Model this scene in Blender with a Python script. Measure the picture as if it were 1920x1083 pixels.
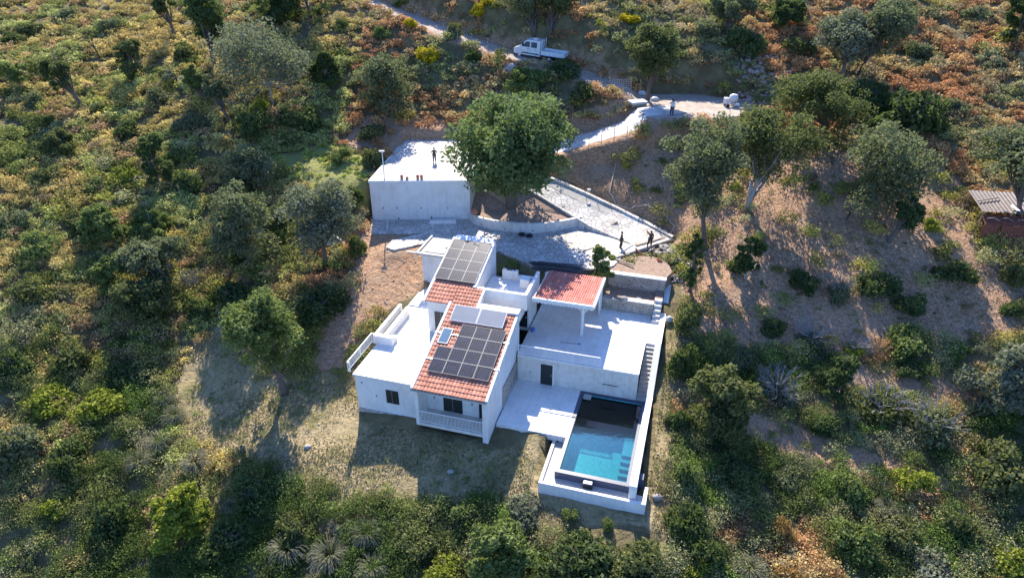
import bpy, bmesh, math, random
import numpy as np
from mathutils import Vector, Matrix
C=bpy.context.scene.collection
for o in list(bpy.data.objects): bpy.data.objects.remove(o)
R=math.radians
# ---------------------------------------------------------------- camera, sky, sun, exposure
cam=bpy.data.cameras.new('camera'); co=bpy.data.objects.new('camera',cam); C.objects.link(co)
co.location=(0,0,35); co.rotation_euler=(R(90-29.7),0,0); cam.sensor_width=36; cam.lens=36*1300/1920
cam.clip_end=1500; cam.clip_start=.5; bpy.context.scene.camera=co
W=bpy.data.worlds.new('World'); bpy.context.scene.world=W; W.use_nodes=True
nt=W.node_tree; bg=nt.nodes['Background']; sky=nt.nodes.new('ShaderNodeTexSky')
SAZ,SEL=R(-6),R(42)
sky.sky_type='NISHITA'; sky.sun_disc=False; sky.sun_elevation=SEL; sky.sun_rotation=SAZ; sky.altitude=200; sky.ozone_density=3.5; sky.dust_density=.6
tn=nt.nodes.new('ShaderNodeMix'); tn.data_type='RGBA'; tn.blend_type='MULTIPLY'; tn.inputs[0].default_value=1; tn.inputs[7].default_value=(.7,.88,1.2,1)
nt.links.new(sky.outputs[0],tn.inputs[6]); nt.links.new(tn.outputs[2],bg.inputs[0]); bg.inputs[1].default_value=.125
sl=bpy.data.lights.new('sun','SUN'); sl.energy=5; sl.angle=R(.53); sl.color=(1,.91,.78)
so=bpy.data.objects.new('sun',sl); C.objects.link(so)
sd_=Vector((math.sin(SAZ)*math.cos(SEL),math.cos(SAZ)*math.cos(SEL),math.sin(SEL)))
so.rotation_euler=sd_.to_track_quat('Z','Y').to_euler(); so.location=sd_*80
vs=bpy.context.scene.view_settings; vs.view_transform='Standard'; vs.look='None'; vs.exposure=1.2; vs.gamma=1
# ---------------------------------------------------------------- data
BED=[(-4.3, 67.6), (-3.1, 66.1), (-0.74, 65.0), (2.13, 64.6), (4.91, 65.3), (7.2, 66.4), (4.6, 67.9), (2.0, 69.6), (-0.6, 70.2), (-4.3, 70.2)]
INSET=[0.6, 0.6, 0.1, 0.12, 0.15, 0.2, 0.5, 0.0, 0.0, 0.5]
WALKC=np.array([[14.03, 62.37, 4.9], [11.78, 64.63, 5.2], [9.17, 66.5, 5.8], [6.39, 68.46, 6.6], [3.56, 70.3, 7.5], [1.15, 70.81, 8.4], [-0.85, 70.49, 9.3]])
CP=np.array([[-12.09, 42.24, -1.1], [-6.42, 39.5, -1.1], [-1.92, 39.22, -1.0], [1.59, 39.24, -0.6], [1.87, 35.5, -0.9], [8.94, 32.89, -1.2], [-9.96, 36.45, -1.6], [-2.24, 34.93, -1.6], [5.03, 32.88, -1.7], [-16.99, 42.53, -1.9], [-15.3, 35.44, -3.2], [-5.78, 32.43, -3.0], [4.87, 30.54, -2.8], [10.09, 33.4, -1.0], [10.9, 38.0, -0.5], [12.34, 44.28, 1.0], [13.58, 48.57, 2.2], [14.93, 53.61, 3.4], [16.86, 60.43, 4.8], [0.0, 30.13, -4.0], [-16.51, 30.9, -5.0], [-35.32, 31.67, -6.0], [14.84, 29.05, -2.6], [32.05, 29.36, -3.0], [0.0, 24.71, -5.0], [-22.01, 25.95, -7.0], [22.91, 24.1, -4.0], [-50.03, 31.67, -6.0], [44.49, 28.58, -2.0], [-38.18, 37.84, -3.0], [-42.37, 46.37, 0.5], [-47.36, 56.73, 5.0], [-55.26, 71.89, 10.0], [-63.15, 87.04, 15.0], [-77.36, 112.62, 21.0], [-28.83, 38.64, -3.8], [-32.69, 48.38, -1.0], [-36.78, 59.56, 3.5], [-42.01, 73.9, 9.3], [-47.87, 89.22, 14.5], [-57.21, 112.62, 21.0], [-20.39, 38.04, -3.2], [-22.62, 45.5, -1.6], [-20.21, 48.25, -0.9], [-25.17, 54.31, 0.7], [-17.35, 53.04, 1.5], [-27.64, 63.66, 4.4], [-19.45, 63.45, 4.5], [-14.99, 50.16, 0.0], [-13.77, 58.62, 4.0], [-15.4, 65.15, 4.9], [-18.42, 71.03, 8.5], [-26.68, 71.57, 8.3], [-22.38, 79.18, 10.7], [-21.96, 76.56, 9.2], [-26.67, 76.0, 9.2], [-23.68, 87.04, 15.0], [-26.13, 100.35, 20.5], [-33.55, 87.04, 15.0], [-15.37, 70.23, 8.8], [-16.11, 78.31, 9.7], [-12.82, 81.96, 10.5], [-15.85, 86.41, 13.2], [-7.17, 84.16, 11.5], [-7.44, 90.22, 15.6], [2.58, 85.15, 14.8], [7.74, 83.71, 12.6], [-3.79, 80.48, 10.3], [2.37, 73.87, 9.0], [4.98, 72.14, 7.9], [6.01, 75.45, 9.7], [13.99, 73.92, 11.6], [9.79, 70.75, 8.0], [10.75, 68.3, 6.3], [15.79, 64.5, 5.2], [13.81, 70.75, 8.0], [18.92, 71.6, 10.1], [18.07, 63.74, 7.3], [25.65, 73.67, 11.2], [23.09, 63.21, 8.1], [27.45, 59.7, 6.3], [21.64, 56.54, 5.1], [22.49, 50.51, 3.1], [19.08, 45.56, 1.1], [17.37, 38.54, -1.0], [15.97, 33.1, -2.2], [34.25, 65.77, 9.9], [32.2, 59.85, 7.9], [29.86, 52.5, 4.6], [27.67, 45.43, 1.2], [25.12, 38.32, -0.8], [22.96, 32.37, -2.4], [46.87, 64.72, 10.3], [43.22, 57.29, 8.0], [40.09, 49.56, 3.7], [35.45, 39.88, 0.4], [31.85, 32.28, -2.3], [60.37, 66.14, 12.0], [50.86, 49.08, 4.0], [50.91, 38.03, 2.0], [45.47, 73.88, 13.5], [54.11, 74.74, 15.0], [47.76, 86.04, 16.5], [40.0, 82.69, 16.0], [32.57, 82.09, 14.6], [35.86, 90.84, 20.0], [44.59, 97.72, 23.5], [57.84, 83.25, 19.5], [62.22, 92.51, 23.5], [22.58, 90.84, 20.0], [24.72, 101.97, 23.0], [18.66, 85.44, 16.0], [8.99, 87.81, 20.5], [6.27, 97.72, 23.5], [-11.63, 101.97, 23.0], [-10.04, 99.47, 21.3], [-94.28, 104.57, 22.0], [-65.27, 62.13, 8.0], [71.37, 78.73, 22.0], [14.48, 88.09, 16.7], [-260.0, 190.0, 42.0], [-260.0, 290.0, 66.0], [-120.0, 190.0, 42.0], [-120.0, 290.0, 66.0], [-40.0, 190.0, 42.0], [-40.0, 290.0, 66.0], [40.0, 190.0, 42.0], [40.0, 290.0, 66.0], [120.0, 190.0, 42.0], [120.0, 290.0, 66.0], [260.0, 190.0, 42.0], [260.0, 290.0, 66.0], [-90.0, 60.0, 9.8], [-90.0, 110.0, 22.0], [90.0, 60.0, 9.8], [90.0, 110.0, 22.0], [-220.0, 60.0, 12.4], [-220.0, 110.0, 22.0], [220.0, 60.0, 12.4], [220.0, 110.0, 22.0], [-120.0, -10.0, -9.0], [-40.0, -10.0, -9.0], [40.0, -10.0, -9.0], [120.0, -10.0, -9.0]])
ROAD=np.array([[-24.83, 109.3, 23.0], [-19.71, 105.76, 21.5], [-13.89, 101.0, 20.2], [-8.5, 96.9, 19.0], [-4.16, 94.17, 18.0], [1.02, 91.08, 17.0], [5.68, 89.25, 16.2], [9.75, 86.14, 15.4], [13.47, 84.28, 14.5], [17.7, 82.53, 13.8], [21.88, 81.28, 13.5], [26.97, 79.6, 13.7]])
RAMP=np.array([[18.41, 78.97, 13.5], [15.44, 77.97, 12.8], [12.69, 77.35, 12.0], [9.7, 77.07, 11.1], [6.71, 77.15, 10.2], [3.66, 76.76, 9.7], [0.0, 75.41, 9.4]])
COURT=[(-15.09, 68.69), (-14.36, 64.24), (-9.25, 64.24), (-11.99, 62.62), (-12.33, 61.05), (-11.52, 60.47), (-6.94, 62.74), (-4.23, 62.01), (-1.29, 60.23), (1.99, 57.13), (7.38, 56.5), (9.43, 57.13), (10.87, 59.55), (16.17, 62.99), (15.26, 64.37), (10.62, 66.48), (7.66, 66.48), (4.96, 65.28), (2.19, 64.63), (-0.55, 64.89), (-2.79, 66.21), (-4.3, 68.55), (-4.59, 68.69)]
JUNC=[(16.04, 85.73), (22.26, 85.73), (27.92, 82.72), (28.03, 77.0), (22.87, 75.52), (17.71, 75.52), (15.43, 74.9), (14.67, 79.2)]
GARAGE=[(-14.75, 67.6), (-4.4, 67.7), (-3.2, 74.2), (-3.2, 81.2), (-12.85, 81.2)]
HPADS=[([(-12.09, 43.4), (-6.99, 41.93), (-3.06, 55.57), (-8.15, 57.04)], -1.5), ([(-7.34, 41.09), (-1.67, 39.45), (2.52, 53.96), (-3.15, 55.6)], -1.3), ([(-1.32, 41.02), (4.25, 39.41), (5.8, 44.79), (0.23, 46.4)], -0.7), ([(2.85, 35.65), (8.33, 34.07), (10.99, 43.29), (5.51, 44.87)], -2.9), ([(0.27, 46.18), (10.94, 43.1), (13.4, 51.65), (2.74, 54.73)], -0.8), ([(8.02, 53.2), (13.02, 51.76), (13.96, 55.03), (8.97, 56.47)], 2.9), ([(-8.46, 57.03), (-5.1, 56.06), (-4.21, 59.13), (-7.58, 60.1)], 2.0), ([(1.19, 34.57), (9.16, 32.27), (9.58, 33.71), (1.6, 36.01)], -1.35), ([(1.24, 34.76), (2.59, 34.37), (4.0, 39.27), (2.66, 39.66)], -1.2), ([(-6.57, 50.96), (1.21, 48.72), (2.74, 54.0), (-5.05, 56.25)], 2.0)]
OX,OY=2.9763994975695773,35.717606286064616
VD=(0.9607791541575941,-0.2773146533023778); UD=(0.2773146533023778,0.9607791541575941); YAW=0.28099800957108706
Z_ORCH=[(6.1, 74.6), (14.9, 73.9), (21.3, 72.1), (27.6, 70.4), (34.3, 72.2), (43.0, 68.1), (44.6, 65.5), (41.6, 55.4), (45.0, 53.2), (42.6, 48.2), (39.0, 47.4), (32.9, 48.3), (27.9, 46.2), (22.0, 48.5), (15.8, 48.6), (14.8, 51.1), (16.8, 60.1), (16.0, 64.1), (10.8, 68.0), (5.3, 72.3)]
Z_DIRT=[(-15.0, 66.0), (-8.5, 62.4), (-8.0, 56.5), (-12.5, 52.9), (-14.1, 48.1), (-17.7, 45.7), (-17.7, 52.2), (-14.6, 57.8), (-17.2, 62.8)]
Z_BANK=[(-17.4, 83.2), (-5.8, 83.7), (-5.1, 81.1), (-15.7, 75.8), (-19.9, 78.7)]
Z_LAWN=[(-26.8, 54.9), (-21.3, 48.8), (-18.2, 47.7), (-14.1, 48.1), (-11.7, 42.2), (-1.6, 38.5), (2.0, 39.6), (1.9, 35.7), (8.9, 32.8), (12.3, 45.4), (14.5, 53.8), (14.4, 49.8), (10.1, 31.8), (5.0, 32.6), (-0.4, 33.9), (-9.0, 35.1), (-15.6, 36.7), (-21.3, 39.5), (-26.2, 41.7), (-29.0, 45.2), (-28.9, 50.8)]
Z_GRASS=[(-29.5, 75.4), (-19.7, 78.0), (-16.2, 75.7), (-15.3, 69.0), (-17.6, 65.9), (-24.5, 72.0)]
Z_STRIP=[(18.2, 42.1), (22.0, 40.9), (25.3, 38.8), (29.8, 36.5), (33.5, 35.0), (33.0, 33.8), (27.6, 34.8), (22.7, 38.0), (17.7, 40.0)]
Z_STRIPB=[(27.3, 46.5), (31.8, 45.2), (36.3, 42.9), (35.6, 41.3), (30.8, 42.6), (26.7, 44.6)]
TREES=[
('oak', -0.12, 70.22, 12.47, 0, 7.05, -0.12, 'deep', 'great dark green oak spreading over the stone planter beside the white garage'),
('oak', 16.1, 82.64, 8.41, 1.88, 3.55, 0.13, 'olive', 'lone oak with dark trunk standing over white sacks at the road junction'),
('oak', -14.97, 84.23, 6.9, 0.2, 3.77, -0.2, 'sage', 'round sage-green tree on the bracken slope above the garage'),
('oak', 1.93, 84.43, 3.51, 0, 2.96, 0.0, 'fresh', 'pale pointed tree just behind the great oak, below the parked truck'),
('oak', -22.89, 86.76, 4.3, 0, 2.1, 0.07, 'dark', 'small dense dark green tree right of the big grey-leaved oak'),
('oak', -28.65, 83.16, 10.43, 0.7, 6.07, -0.26, 'grey', 'big grey-leaved oak spreading on the slope at upper left'),
('oak', -37.54, 89.86, 9.93, 2.27, 3.24, -0.07, 'dark', 'tall dark tree with straight bare trunk near the top left'),
('oak', -46.03, 99.34, 6.25, 1.38, 1.68, -0.44, 'olive', 'slim tree with thin trunk at the top edge, left of the tall dark tree'),
('oak', -36.09, 82.33, 5.25, 1.58, 1.4, -1.08, 'fresh', 'left stem of the leaning pair of trees on the left slope'),
('oak', -32.95, 80.04, 5.62, 1.69, 1.81, -1.25, 'sage', 'right stem of the leaning pair of trees, greyer crown'),
('oak', -51.06, 82.4, 7.73, 1.27, 1.97, -1.72, 'olive', 'tall narrow tree leaning left on the far left slope'),
('oak', -37.72, 69.91, 6.51, 0.42, 1.83, 0.0, 'dark', 'dark columnar tree standing alone in the middle of the left slope'),
('oak', -59.46, 85.25, 3.89, 0.96, 2.01, -0.52, 'fresh', 'small yellow-green tree near the left edge below the top corner'),
('oak', -47.23, 89.03, 5.76, 0.33, 1.75, -0.54, 'olive', 'small rounded olive tree between the burnt tree and the tall dark tree'),
('oak', -48.79, 73.88, 3.29, 0.61, 1.77, -0.82, 'olive', 'low spreading olive-green tree at left, below the tall narrow leaning tree'),
('oak', -27.55, 70.21, 5.13, 0.24, 3.56, -0.57, 'sage', 'grey-green tree topmost of the clump left of the garage'),
('oak', -25.11, 59.59, 9.58, 0.41, 3.7, -0.42, 'sage', 'tallest grey-green tree of the clump left of the garage'),
('oak', -18.07, 59.69, 9.3, 1.16, 4.1, 0.0, 'grey', 'broad grey tree with a white sack under it, left of the garage wall'),
('oak', -18.91, 46.07, 9.78, 2.31, 3.52, -1.07, 'fresh', 'light green tree alone on the lawn edge left of the house'),
('oak', -32.45, 57.09, 6.04, 0.76, 2.99, -0.61, 'sage', 'pale grey-green tree low on the left slope, right of its small neighbour'),
('oak', -36.92, 56.33, 3.81, 0.46, 1.7, -0.3, 'fresh', 'small pale round tree on the left slope'),
('oak', -32.95, 53.58, 5.16, 0.29, 2.73, -0.34, 'olive', 'olive tree just below the pale pair on the left slope'),
('oak', -39.85, 61.87, 3.7, 0.29, 2.38, -0.26, 'fresh', 'yellowish green tree left of centre on the left slope'),
('oak', -36.14, 63.62, 3.2, 0.24, 2.16, -0.11, 'fresh', 'bushy tree above the pale grey-green one on the left slope'),
('oak', -31.54, 98.33, 5.09, 0.27, 2.72, 0.0, 'dark', 'left one of two dark trees at the top edge left of the dirt road'),
('oak', -27.31, 98.94, 5.72, 0.27, 2.87, 0.14, 'dark', 'right one of two dark trees at the top edge left of the dirt road'),
('oak', 2.95, 93.58, 6.41, 1.42, 3.77, -1.23, 'sage', 'left tree of the pair right above the truck'),
('oak', 4.77, 92.84, 6.86, 2.05, 3.06, 0.68, 'olive', 'right tree of the pair right above the truck'),
('oak', 26.81, 91.08, 5.29, 0.88, 3.07, 0.53, 'sage', 'tree with short forked trunk at the top edge right of centre'),
('oak', 34.25, 92.19, 4.04, 0.13, 2.35, 0.34, 'dark', 'dark low tree at the top edge, right of the forked one'),
('oak', 38.79, 83.05, 7.53, 0.92, 4.02, -0.19, 'grey', 'big grey oak at upper right, left trunk of two'),
('oak', 40.13, 82.96, 9.3, 1.95, 3.7, 2.51, 'sage', 'big grey oak at upper right, right leaning trunk of two'),
('oak', 33.42, 70.91, 8.43, 0.87, 5.53, -1.81, 'olive', 'broad olive oak behind the orchard row, below the rubble patch'),
('oak', 18.42, 59.65, 13.91, 1.8, 3.84, -1.43, 'sage', 'tall oak with thin dark trunk at the left end of the orchard row'),
('oak', 23.2, 63.45, 10.62, 1.13, 4.96, 1.32, 'olive', 'wide orchard oak on a pale forked trunk'),
('oak', 31.72, 60.62, 10.33, 0.33, 4.27, 2.85, 'sage', 'large round orchard tree leaning right from a dark trunk'),
('oak', 34.52, 57.44, 4.82, 0.97, 1.42, 1.27, 'dark', 'small dark leaning tree beside the large round orchard tree'),
('oak', 46.5, 58.29, 9.69, 3.42, 4.13, -1.82, 'sage', 'spreading oak overhanging the tin shed at the right edge'),
('oak', 57.6, 82.9, 7.66, 0.59, 2.03, 0.0, 'dark', 'tall dark tree in the top right corner'),
('oak', 21.26, 55.28, 4.28, 0.11, 1.5, 0.1, 'dark', 'bright small tree below the pale forked trunk'),
('oak', 16.17, 54.6, 6.11, 0.0, 0.92, 0.0, 'dark', 'dark slim ivy-clad tree right of the rubble by the courtyard'),
('oak', 8.36, 56.03, 3.5, 0.11, 1.13, -0.1, 'fresh', 'yellow-green shrubby tree beside the plank pile behind the tiled canopy'),
('oak', 25.52, 42.87, 5.06, 0.11, 1.25, -0.33, 'dark', 'tall dark green bush between the bare strips on the right'),
('oak', 15.87, 39.91, 6.55, 0.26, 2.73, -0.2, 'olive', 'large olive-green bush right of the pool wall path'),
('oak', 36.99, 41.4, 6.11, 0.52, 2.68, -0.33, 'grey', 'large grey bush with bare silver twigs at the right edge'),
('oak', -0.76, 29.62, 5.06, 0.1, 2.52, -0.1, 'fresh', 'big light green bush at the bottom edge left of centre'),
('oak', -23.15, 34.35, 3.95, 0.11, 2.13, -0.23, 'lime', 'vivid yellow-green bush at lower left'),
]
SHRUBS=[
('broom', -10.72, 91.41, 1.16, 2.16, 'yellow', 'yellow flowering broom above the round sage tree'),
('broom', -13.36, 97.0, 0.71, 1.19, 'yellow', 'small yellow broom beside the dirt road'),
('broom', -4.4, 98.25, 0.92, 1.34, 'yellow', 'yellow broom at the top edge right of the dirt road'),
('broom', -3.04, 98.39, 1.06, 1.19, 'yellow', 'upper yellow broom touching the top edge'),
('broom', -4.51, 82.97, 0.64, 1.36, 'yellow', 'yellow broom peeking out behind the great oak'),
('broom', 14.71, 92.85, 1.01, 1.14, 'yellow', 'faded yellow broom above the lone junction oak'),
('bush', -4.86, 90.65, 1.22, 2.42, 'dark', 'round dark bush left of the truck below the road'),
('bush', -22.69, 97.26, 1.06, 1.79, 'dark', 'small dark bush left of the dirt road near the top'),
('bush', -17.11, 95.7, 1.4, 1.92, 'fresh', 'light green bush below the dirt road near the top'),
('bush', -7.65, 94.7, 1.39, 2.49, 'olive', 'olive bush between the small broom and the dirt road'),
('bush', 28.36, 87.88, 2.74, 3.98, 'dark', 'wide dark bush below the forked tree at top right'),
('bush', 35.15, 87.8, 2.28, 2.74, 'olive', 'olive bush between the dark bush and the big grey oak'),
('bush', 23.92, 90.62, 1.86, 2.52, 'sage', 'sage bush left of the forked tree'),
('bush', 3.82, 82.65, 1.91, 3.08, 'grey', 'grey bush right of the pale pointed tree'),
('bush', 8.26, 82.85, 1.78, 3.08, 'olive', 'olive bush above the end of the white ramp'),
('bush', 6.51, 86.46, 2.28, 2.74, 'dark', 'dark bush directly below the truck'),
('bush', 41.71, 72.77, 4.29, 6.01, 'dark', 'large dark thicket between the big grey oak and the round orchard tree'),
('bush', 48.25, 75.05, 1.63, 2.08, 'sage', 'blue-grey bush on the bracken slope at right'),
('bush', 49.09, 86.74, 1.74, 2.72, 'sage', 'grey-green bush right of the big grey oak'),
('bush', 49.78, 94.63, 2.05, 2.15, 'sage', 'bush near the top edge right of the big grey oak'),
('bush', 56.84, 90.01, 1.96, 2.48, 'sage', 'bush left of the corner tree at top right'),
('bush', 54.81, 81.19, 1.52, 1.92, 'grey', 'grey bush below the corner tree'),
('bush', 39.72, 78.14, 3.61, 4.43, 'dark', 'dark undergrowth beneath the big grey oak'),
('bush', 38.84, 53.23, 1.87, 2.17, 'dark', 'dark flat bush right of the orchard shadows'),
('bush', 38.76, 58.55, 0.74, 1.56, 'lime', 'tiny yellow sapling alone on the orchard ground'),
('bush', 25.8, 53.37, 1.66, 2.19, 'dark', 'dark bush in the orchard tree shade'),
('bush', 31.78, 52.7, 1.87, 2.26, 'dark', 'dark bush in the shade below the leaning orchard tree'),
('bush', 28.45, 52.23, 1.17, 2.65, 'sage', 'pale bush with bare twigs in the middle of the right side'),
('bush', 33.81, 50.72, 1.6, 1.92, 'dark', 'low dark bush left of the sunlit orchard strip'),
('bush', 22.25, 49.5, 1.14, 1.72, 'dark', 'small dark bush in the shaded orchard'),
('bush', 25.06, 48.34, 2.01, 2.17, 'grey', 'dead silver bush in the shaded orchard'),
('bush', 28.21, 47.18, 1.32, 1.67, 'lime', 'yellowish bush between the dead bush and the tall dark one'),
('bush', 31.96, 46.87, 1.97, 2.58, 'fresh', 'green bush above the pale earth strip'),
('bush', 20.84, 43.3, 2.02, 2.66, 'grey', 'bare silver-grey dead bush right of the olive bush'),
('bush', 19.07, 46.5, 1.53, 2.31, 'sage', 'sage bush above the large olive-green bush'),
('bush', 23.57, 40.68, 1.42, 1.88, 'dark', 'dark bush beneath the tall dark green bush'),
('bush', 28.27, 41.42, 2.05, 2.42, 'olive', 'olive bush on the lower right slope, left of the twiggy one'),
('bush', 31.03, 39.43, 1.99, 2.93, 'sage', 'twiggy sage bush with silver branches at lower right'),
('bush', 34.04, 36.09, 2.27, 3.58, 'olive', 'big olive bush at the right edge below the grey one'),
('bush', 31.57, 44.72, 1.28, 1.53, 'dark', 'dark bush on the pale earth strip at right'),
('bush', 43.67, 52.72, 1.16, 2.74, 'olive', 'olive bush at the right edge below the tin shed'),
('bush', 42.31, 49.75, 1.26, 1.9, 'dark', 'dark bush at the right edge under the olive one'),
('bush', 12.38, 35.61, 1.13, 3.16, 'fresh', 'fresh green bush along the path right of the pool trough'),
('bush', 11.53, 32.17, 1.6, 2.99, 'dark', 'dark bush at lower right of the pool trough'),
('bush', 12.63, 29.79, 1.54, 2.52, 'dark', 'dark bush at the bottom edge right of the pool trough'),
('bush', 11.81, 29.11, 1.01, 1.78, 'lime', 'vivid green bush at the bottom edge below the pool trough'),
('bush', 13.6, 45.37, 1.08, 4.09, 'dark', 'dark shrub growing by the white pool wall'),
('bush', 15.07, 49.81, 1.37, 3.85, 'olive', 'olive shrub by the upper end of the white wall'),
('bush', 12.71, 40.39, 1.21, 2.97, 'dark', 'dark shrub halfway along the path by the pool wall'),
('bush', 15.97, 36.18, 1.71, 2.8, 'dark', 'dark bush below the large olive-green bush'),
('bush', 19.48, 36.34, 1.34, 2.01, 'sage', 'whitish bush on the lower right slope'),
('bush', 23.6, 35.09, 1.5, 2.37, 'fresh', 'light green bush centre of the lower right slope'),
('bush', 28.28, 35.6, 1.51, 1.98, 'lime', 'yellow-green bush on the lower right slope'),
('bush', 22.33, 31.62, 1.77, 2.98, 'fresh', 'green bush at the bottom edge right side'),
('bush', 25.68, 31.99, 1.43, 2.25, 'olive', 'olive bush at the bottom edge right side'),
('bush', 29.73, 32.31, 1.61, 2.64, 'olive', 'olive bush in the lower right corner area'),
('bush', 26.98, 29.4, 1.88, 2.16, 'grey', 'silver bush on the bottom edge at right'),
('bush', 32.1, 30.11, 1.38, 2.18, 'lime', 'yellow-green bush in the bottom right corner'),
('bush', 17.96, 31.9, 0.89, 2.25, 'rust', 'rust-orange bush near the bottom edge at right'),
('bush', 17.66, 29.23, 1.02, 1.43, 'rust', 'rust-orange bush on the bottom edge at right'),
('bush', 6.42, 32.45, 0.54, 1.13, 'fresh', 'small green shrub in front of the pool trough, right one'),
('bush', 3.98, 33.18, 0.62, 1.22, 'fresh', 'small green shrub in front of the pool trough, left one'),
('bush', 0.73, 33.62, 1.83, 1.92, 'grey', 'grey flowering bush on the lawn edge'),
('bush', -2.93, 33.5, 1.28, 1.93, 'fresh', 'feathery green bush on the lawn edge'),
('bush', 4.86, 30.45, 2.43, 2.56, 'dark', 'dark flowering bush at the bottom below the pool trough'),
('bush', 8.15, 29.36, 2.04, 2.14, 'olive', 'olive bush at the bottom edge below the trough corner'),
('bush', 2.07, 29.69, 1.55, 2.18, 'dark', 'dark bush at the bottom edge right of the big light green bush'),
('bush', -4.18, 29.98, 1.57, 2.2, 'lime', 'yellow-green bush left of the big light green bush'),
('bush', -6.45, 31.77, 1.61, 1.88, 'olive', 'brownish bush on the lower lawn edge'),
('bush', -19.7, 32.97, 2.04, 3.13, 'dark', 'dark bush right of the vivid yellow-green bush'),
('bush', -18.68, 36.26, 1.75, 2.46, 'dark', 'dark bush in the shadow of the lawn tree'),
('bush', -14.86, 33.52, 1.49, 2.35, 'olive', 'olive bush among the dry tussocks'),
('bush', -28.92, 34.98, 1.74, 3.25, 'dark', 'dark green bush left of the vivid yellow-green bush'),
('bush', -33.22, 36.03, 1.17, 1.65, 'lime', 'yellow bush at lower left'),
('bush', -37.58, 39.68, 2.25, 3.87, 'sage', 'large grey-green bush at the lower left edge'),
('bush', -33.84, 39.2, 1.63, 3.0, 'dark', 'dark bush beside the large grey-green bush'),
('bush', -41.28, 46.63, 1.78, 3.27, 'dark', 'dark green bush at the left edge'),
('bush', -37.84, 48.35, 2.05, 2.88, 'olive', 'olive bush at left, above the golden scrub'),
('bush', -37.31, 44.3, 1.95, 2.28, 'lime', 'golden green bush at left'),
('bush', -33.61, 44.35, 2.4, 2.3, 'lime', 'golden bush on the lower left slope'),
('bush', -33.23, 47.61, 1.82, 2.4, 'dark', 'dark bush beside the shaded gully'),
('bush', -28.6, 54.25, 1.48, 3.11, 'dark', 'dark bush in the gully left of the lawn tree'),
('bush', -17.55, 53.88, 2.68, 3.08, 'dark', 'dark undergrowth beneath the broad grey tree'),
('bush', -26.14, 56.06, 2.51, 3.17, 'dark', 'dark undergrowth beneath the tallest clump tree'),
('bush', -24.07, 64.79, 1.64, 4.03, 'sage', 'bush between the clump trees'),
('bush', -30.33, 57.48, 0.92, 2.15, 'grey', 'silver dead bush left of the clump'),
('bush', -43.38, 53.98, 2.17, 2.54, 'olive', 'olive bush on the left slope near the edge'),
('bush', -44.97, 59.51, 2.04, 2.47, 'fresh', 'green bush on the left slope near the edge'),
('bush', -43.05, 62.95, 1.86, 2.24, 'olive', 'olive bush at mid left'),
('bush', -49.08, 62.44, 1.57, 2.21, 'sage', 'grey-green bush cut by the left edge'),
('bush', -44.09, 69.2, 1.7, 2.14, 'fresh', 'green bush at left between the columnar tree and the low spreading tree'),
('bush', -48.99, 69.21, 1.69, 2.13, 'olive', 'olive bush on the left slope below the low spreading tree'),
('bush', -42.13, 71.22, 1.62, 1.82, 'lime', 'yellow-green bush left of the columnar tree'),
('bush', -42.96, 84.19, 1.42, 2.18, 'sage', 'blue-grey round bush left of the leaning pair'),
('bush', -42.81, 88.52, 1.07, 1.83, 'grey', 'small blue-grey bush above the leaning pair'),
('bush', -42.68, 93.2, 1.73, 2.92, 'olive', 'olive bush between the slim tree and the tall dark tree'),
('bush', -55.73, 101.64, 1.63, 2.66, 'sage', 'sage bush near the top, right of the burnt tree'),
('bush', -63.89, 106.24, 2.31, 2.43, 'sage', 'sage bush at the top left'),
('bush', -66.6, 101.22, 2.22, 2.03, 'olive', 'olive bush in the top left corner'),
('bush', -67.42, 97.39, 1.79, 2.26, 'dark', 'dark bush by the left edge near the top'),
('bush', -56.35, 82.21, 1.58, 2.4, 'sage', 'sage bush at left above the low spreading tree'),
('bush', -44.22, 78.22, 1.54, 2.33, 'dark', 'dark bush left of the leaning pair'),
('bush', -37.56, 78.42, 1.85, 2.59, 'sage', 'sage bush under the leaning pair'),
('bush', -29.68, 78.75, 2.47, 3.91, 'dark', 'dark bush under the big grey-leaved oak'),
('bush', -29.7, 81.57, 1.26, 3.33, 'lime', 'bright green shrub right of the leaning pair'),
('bush', -34.46, 70.31, 2.01, 3.02, 'dark', 'dark bush right of the columnar tree'),
('bush', -37.41, 74.17, 1.78, 2.25, 'fresh', 'light green bush right of the columnar tree top'),
('bush', -15.32, 73.29, 1.47, 2.48, 'olive', 'olive shrub at the left corner of the garage roof'),
('bush', -19.1, 74.54, 1.37, 1.88, 'fresh', 'light green bush in the bright grass left of the garage'),
('bush', -25.0, 79.92, 2.5, 3.29, 'dark', 'dark bush on the shaded bank left of the garage'),
('bush', -16.3, 79.69, 1.88, 1.98, 'olive', 'olive bush on the bank behind the garage'),
('bush', -16.79, 67.67, 1.4, 2.95, 'dark', 'dark bush against the left end of the garage wall'),
('bush', -15.2, 61.48, 1.16, 2.78, 'dark', 'dark bush by the dirt yard left of the house'),
('tussock', -27.37, 43.71, 1.52, 2.1, 'straw', 'dry grass tussock on the lower left lawn edge, uppermost of the row'),
('tussock', -27.77, 41.28, 1.47, 2.04, 'straw', 'dry grass tussock left of the lawn shadow'),
('tussock', -28.53, 39.47, 1.44, 1.99, 'straw', 'dry grass tussock lowest of the left row'),
('tussock', -24.13, 39.32, 1.64, 2.15, 'straw', 'big silver tussock beside the lawn tree shadow'),
('tussock', -28.8, 45.24, 1.33, 1.87, 'straw', 'dry grass tussock nearest the gully'),
('tussock', -15.32, 32.17, 1.82, 2.3, 'straw', 'dark dry tussock at the bottom, left of two'),
('tussock', -12.2, 31.49, 1.97, 2.27, 'straw', 'dry tussock at the bottom, right of two'),
('tussock', -9.82, 32.62, 1.64, 2.14, 'straw', 'dry tussock below the house shadow'),
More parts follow.
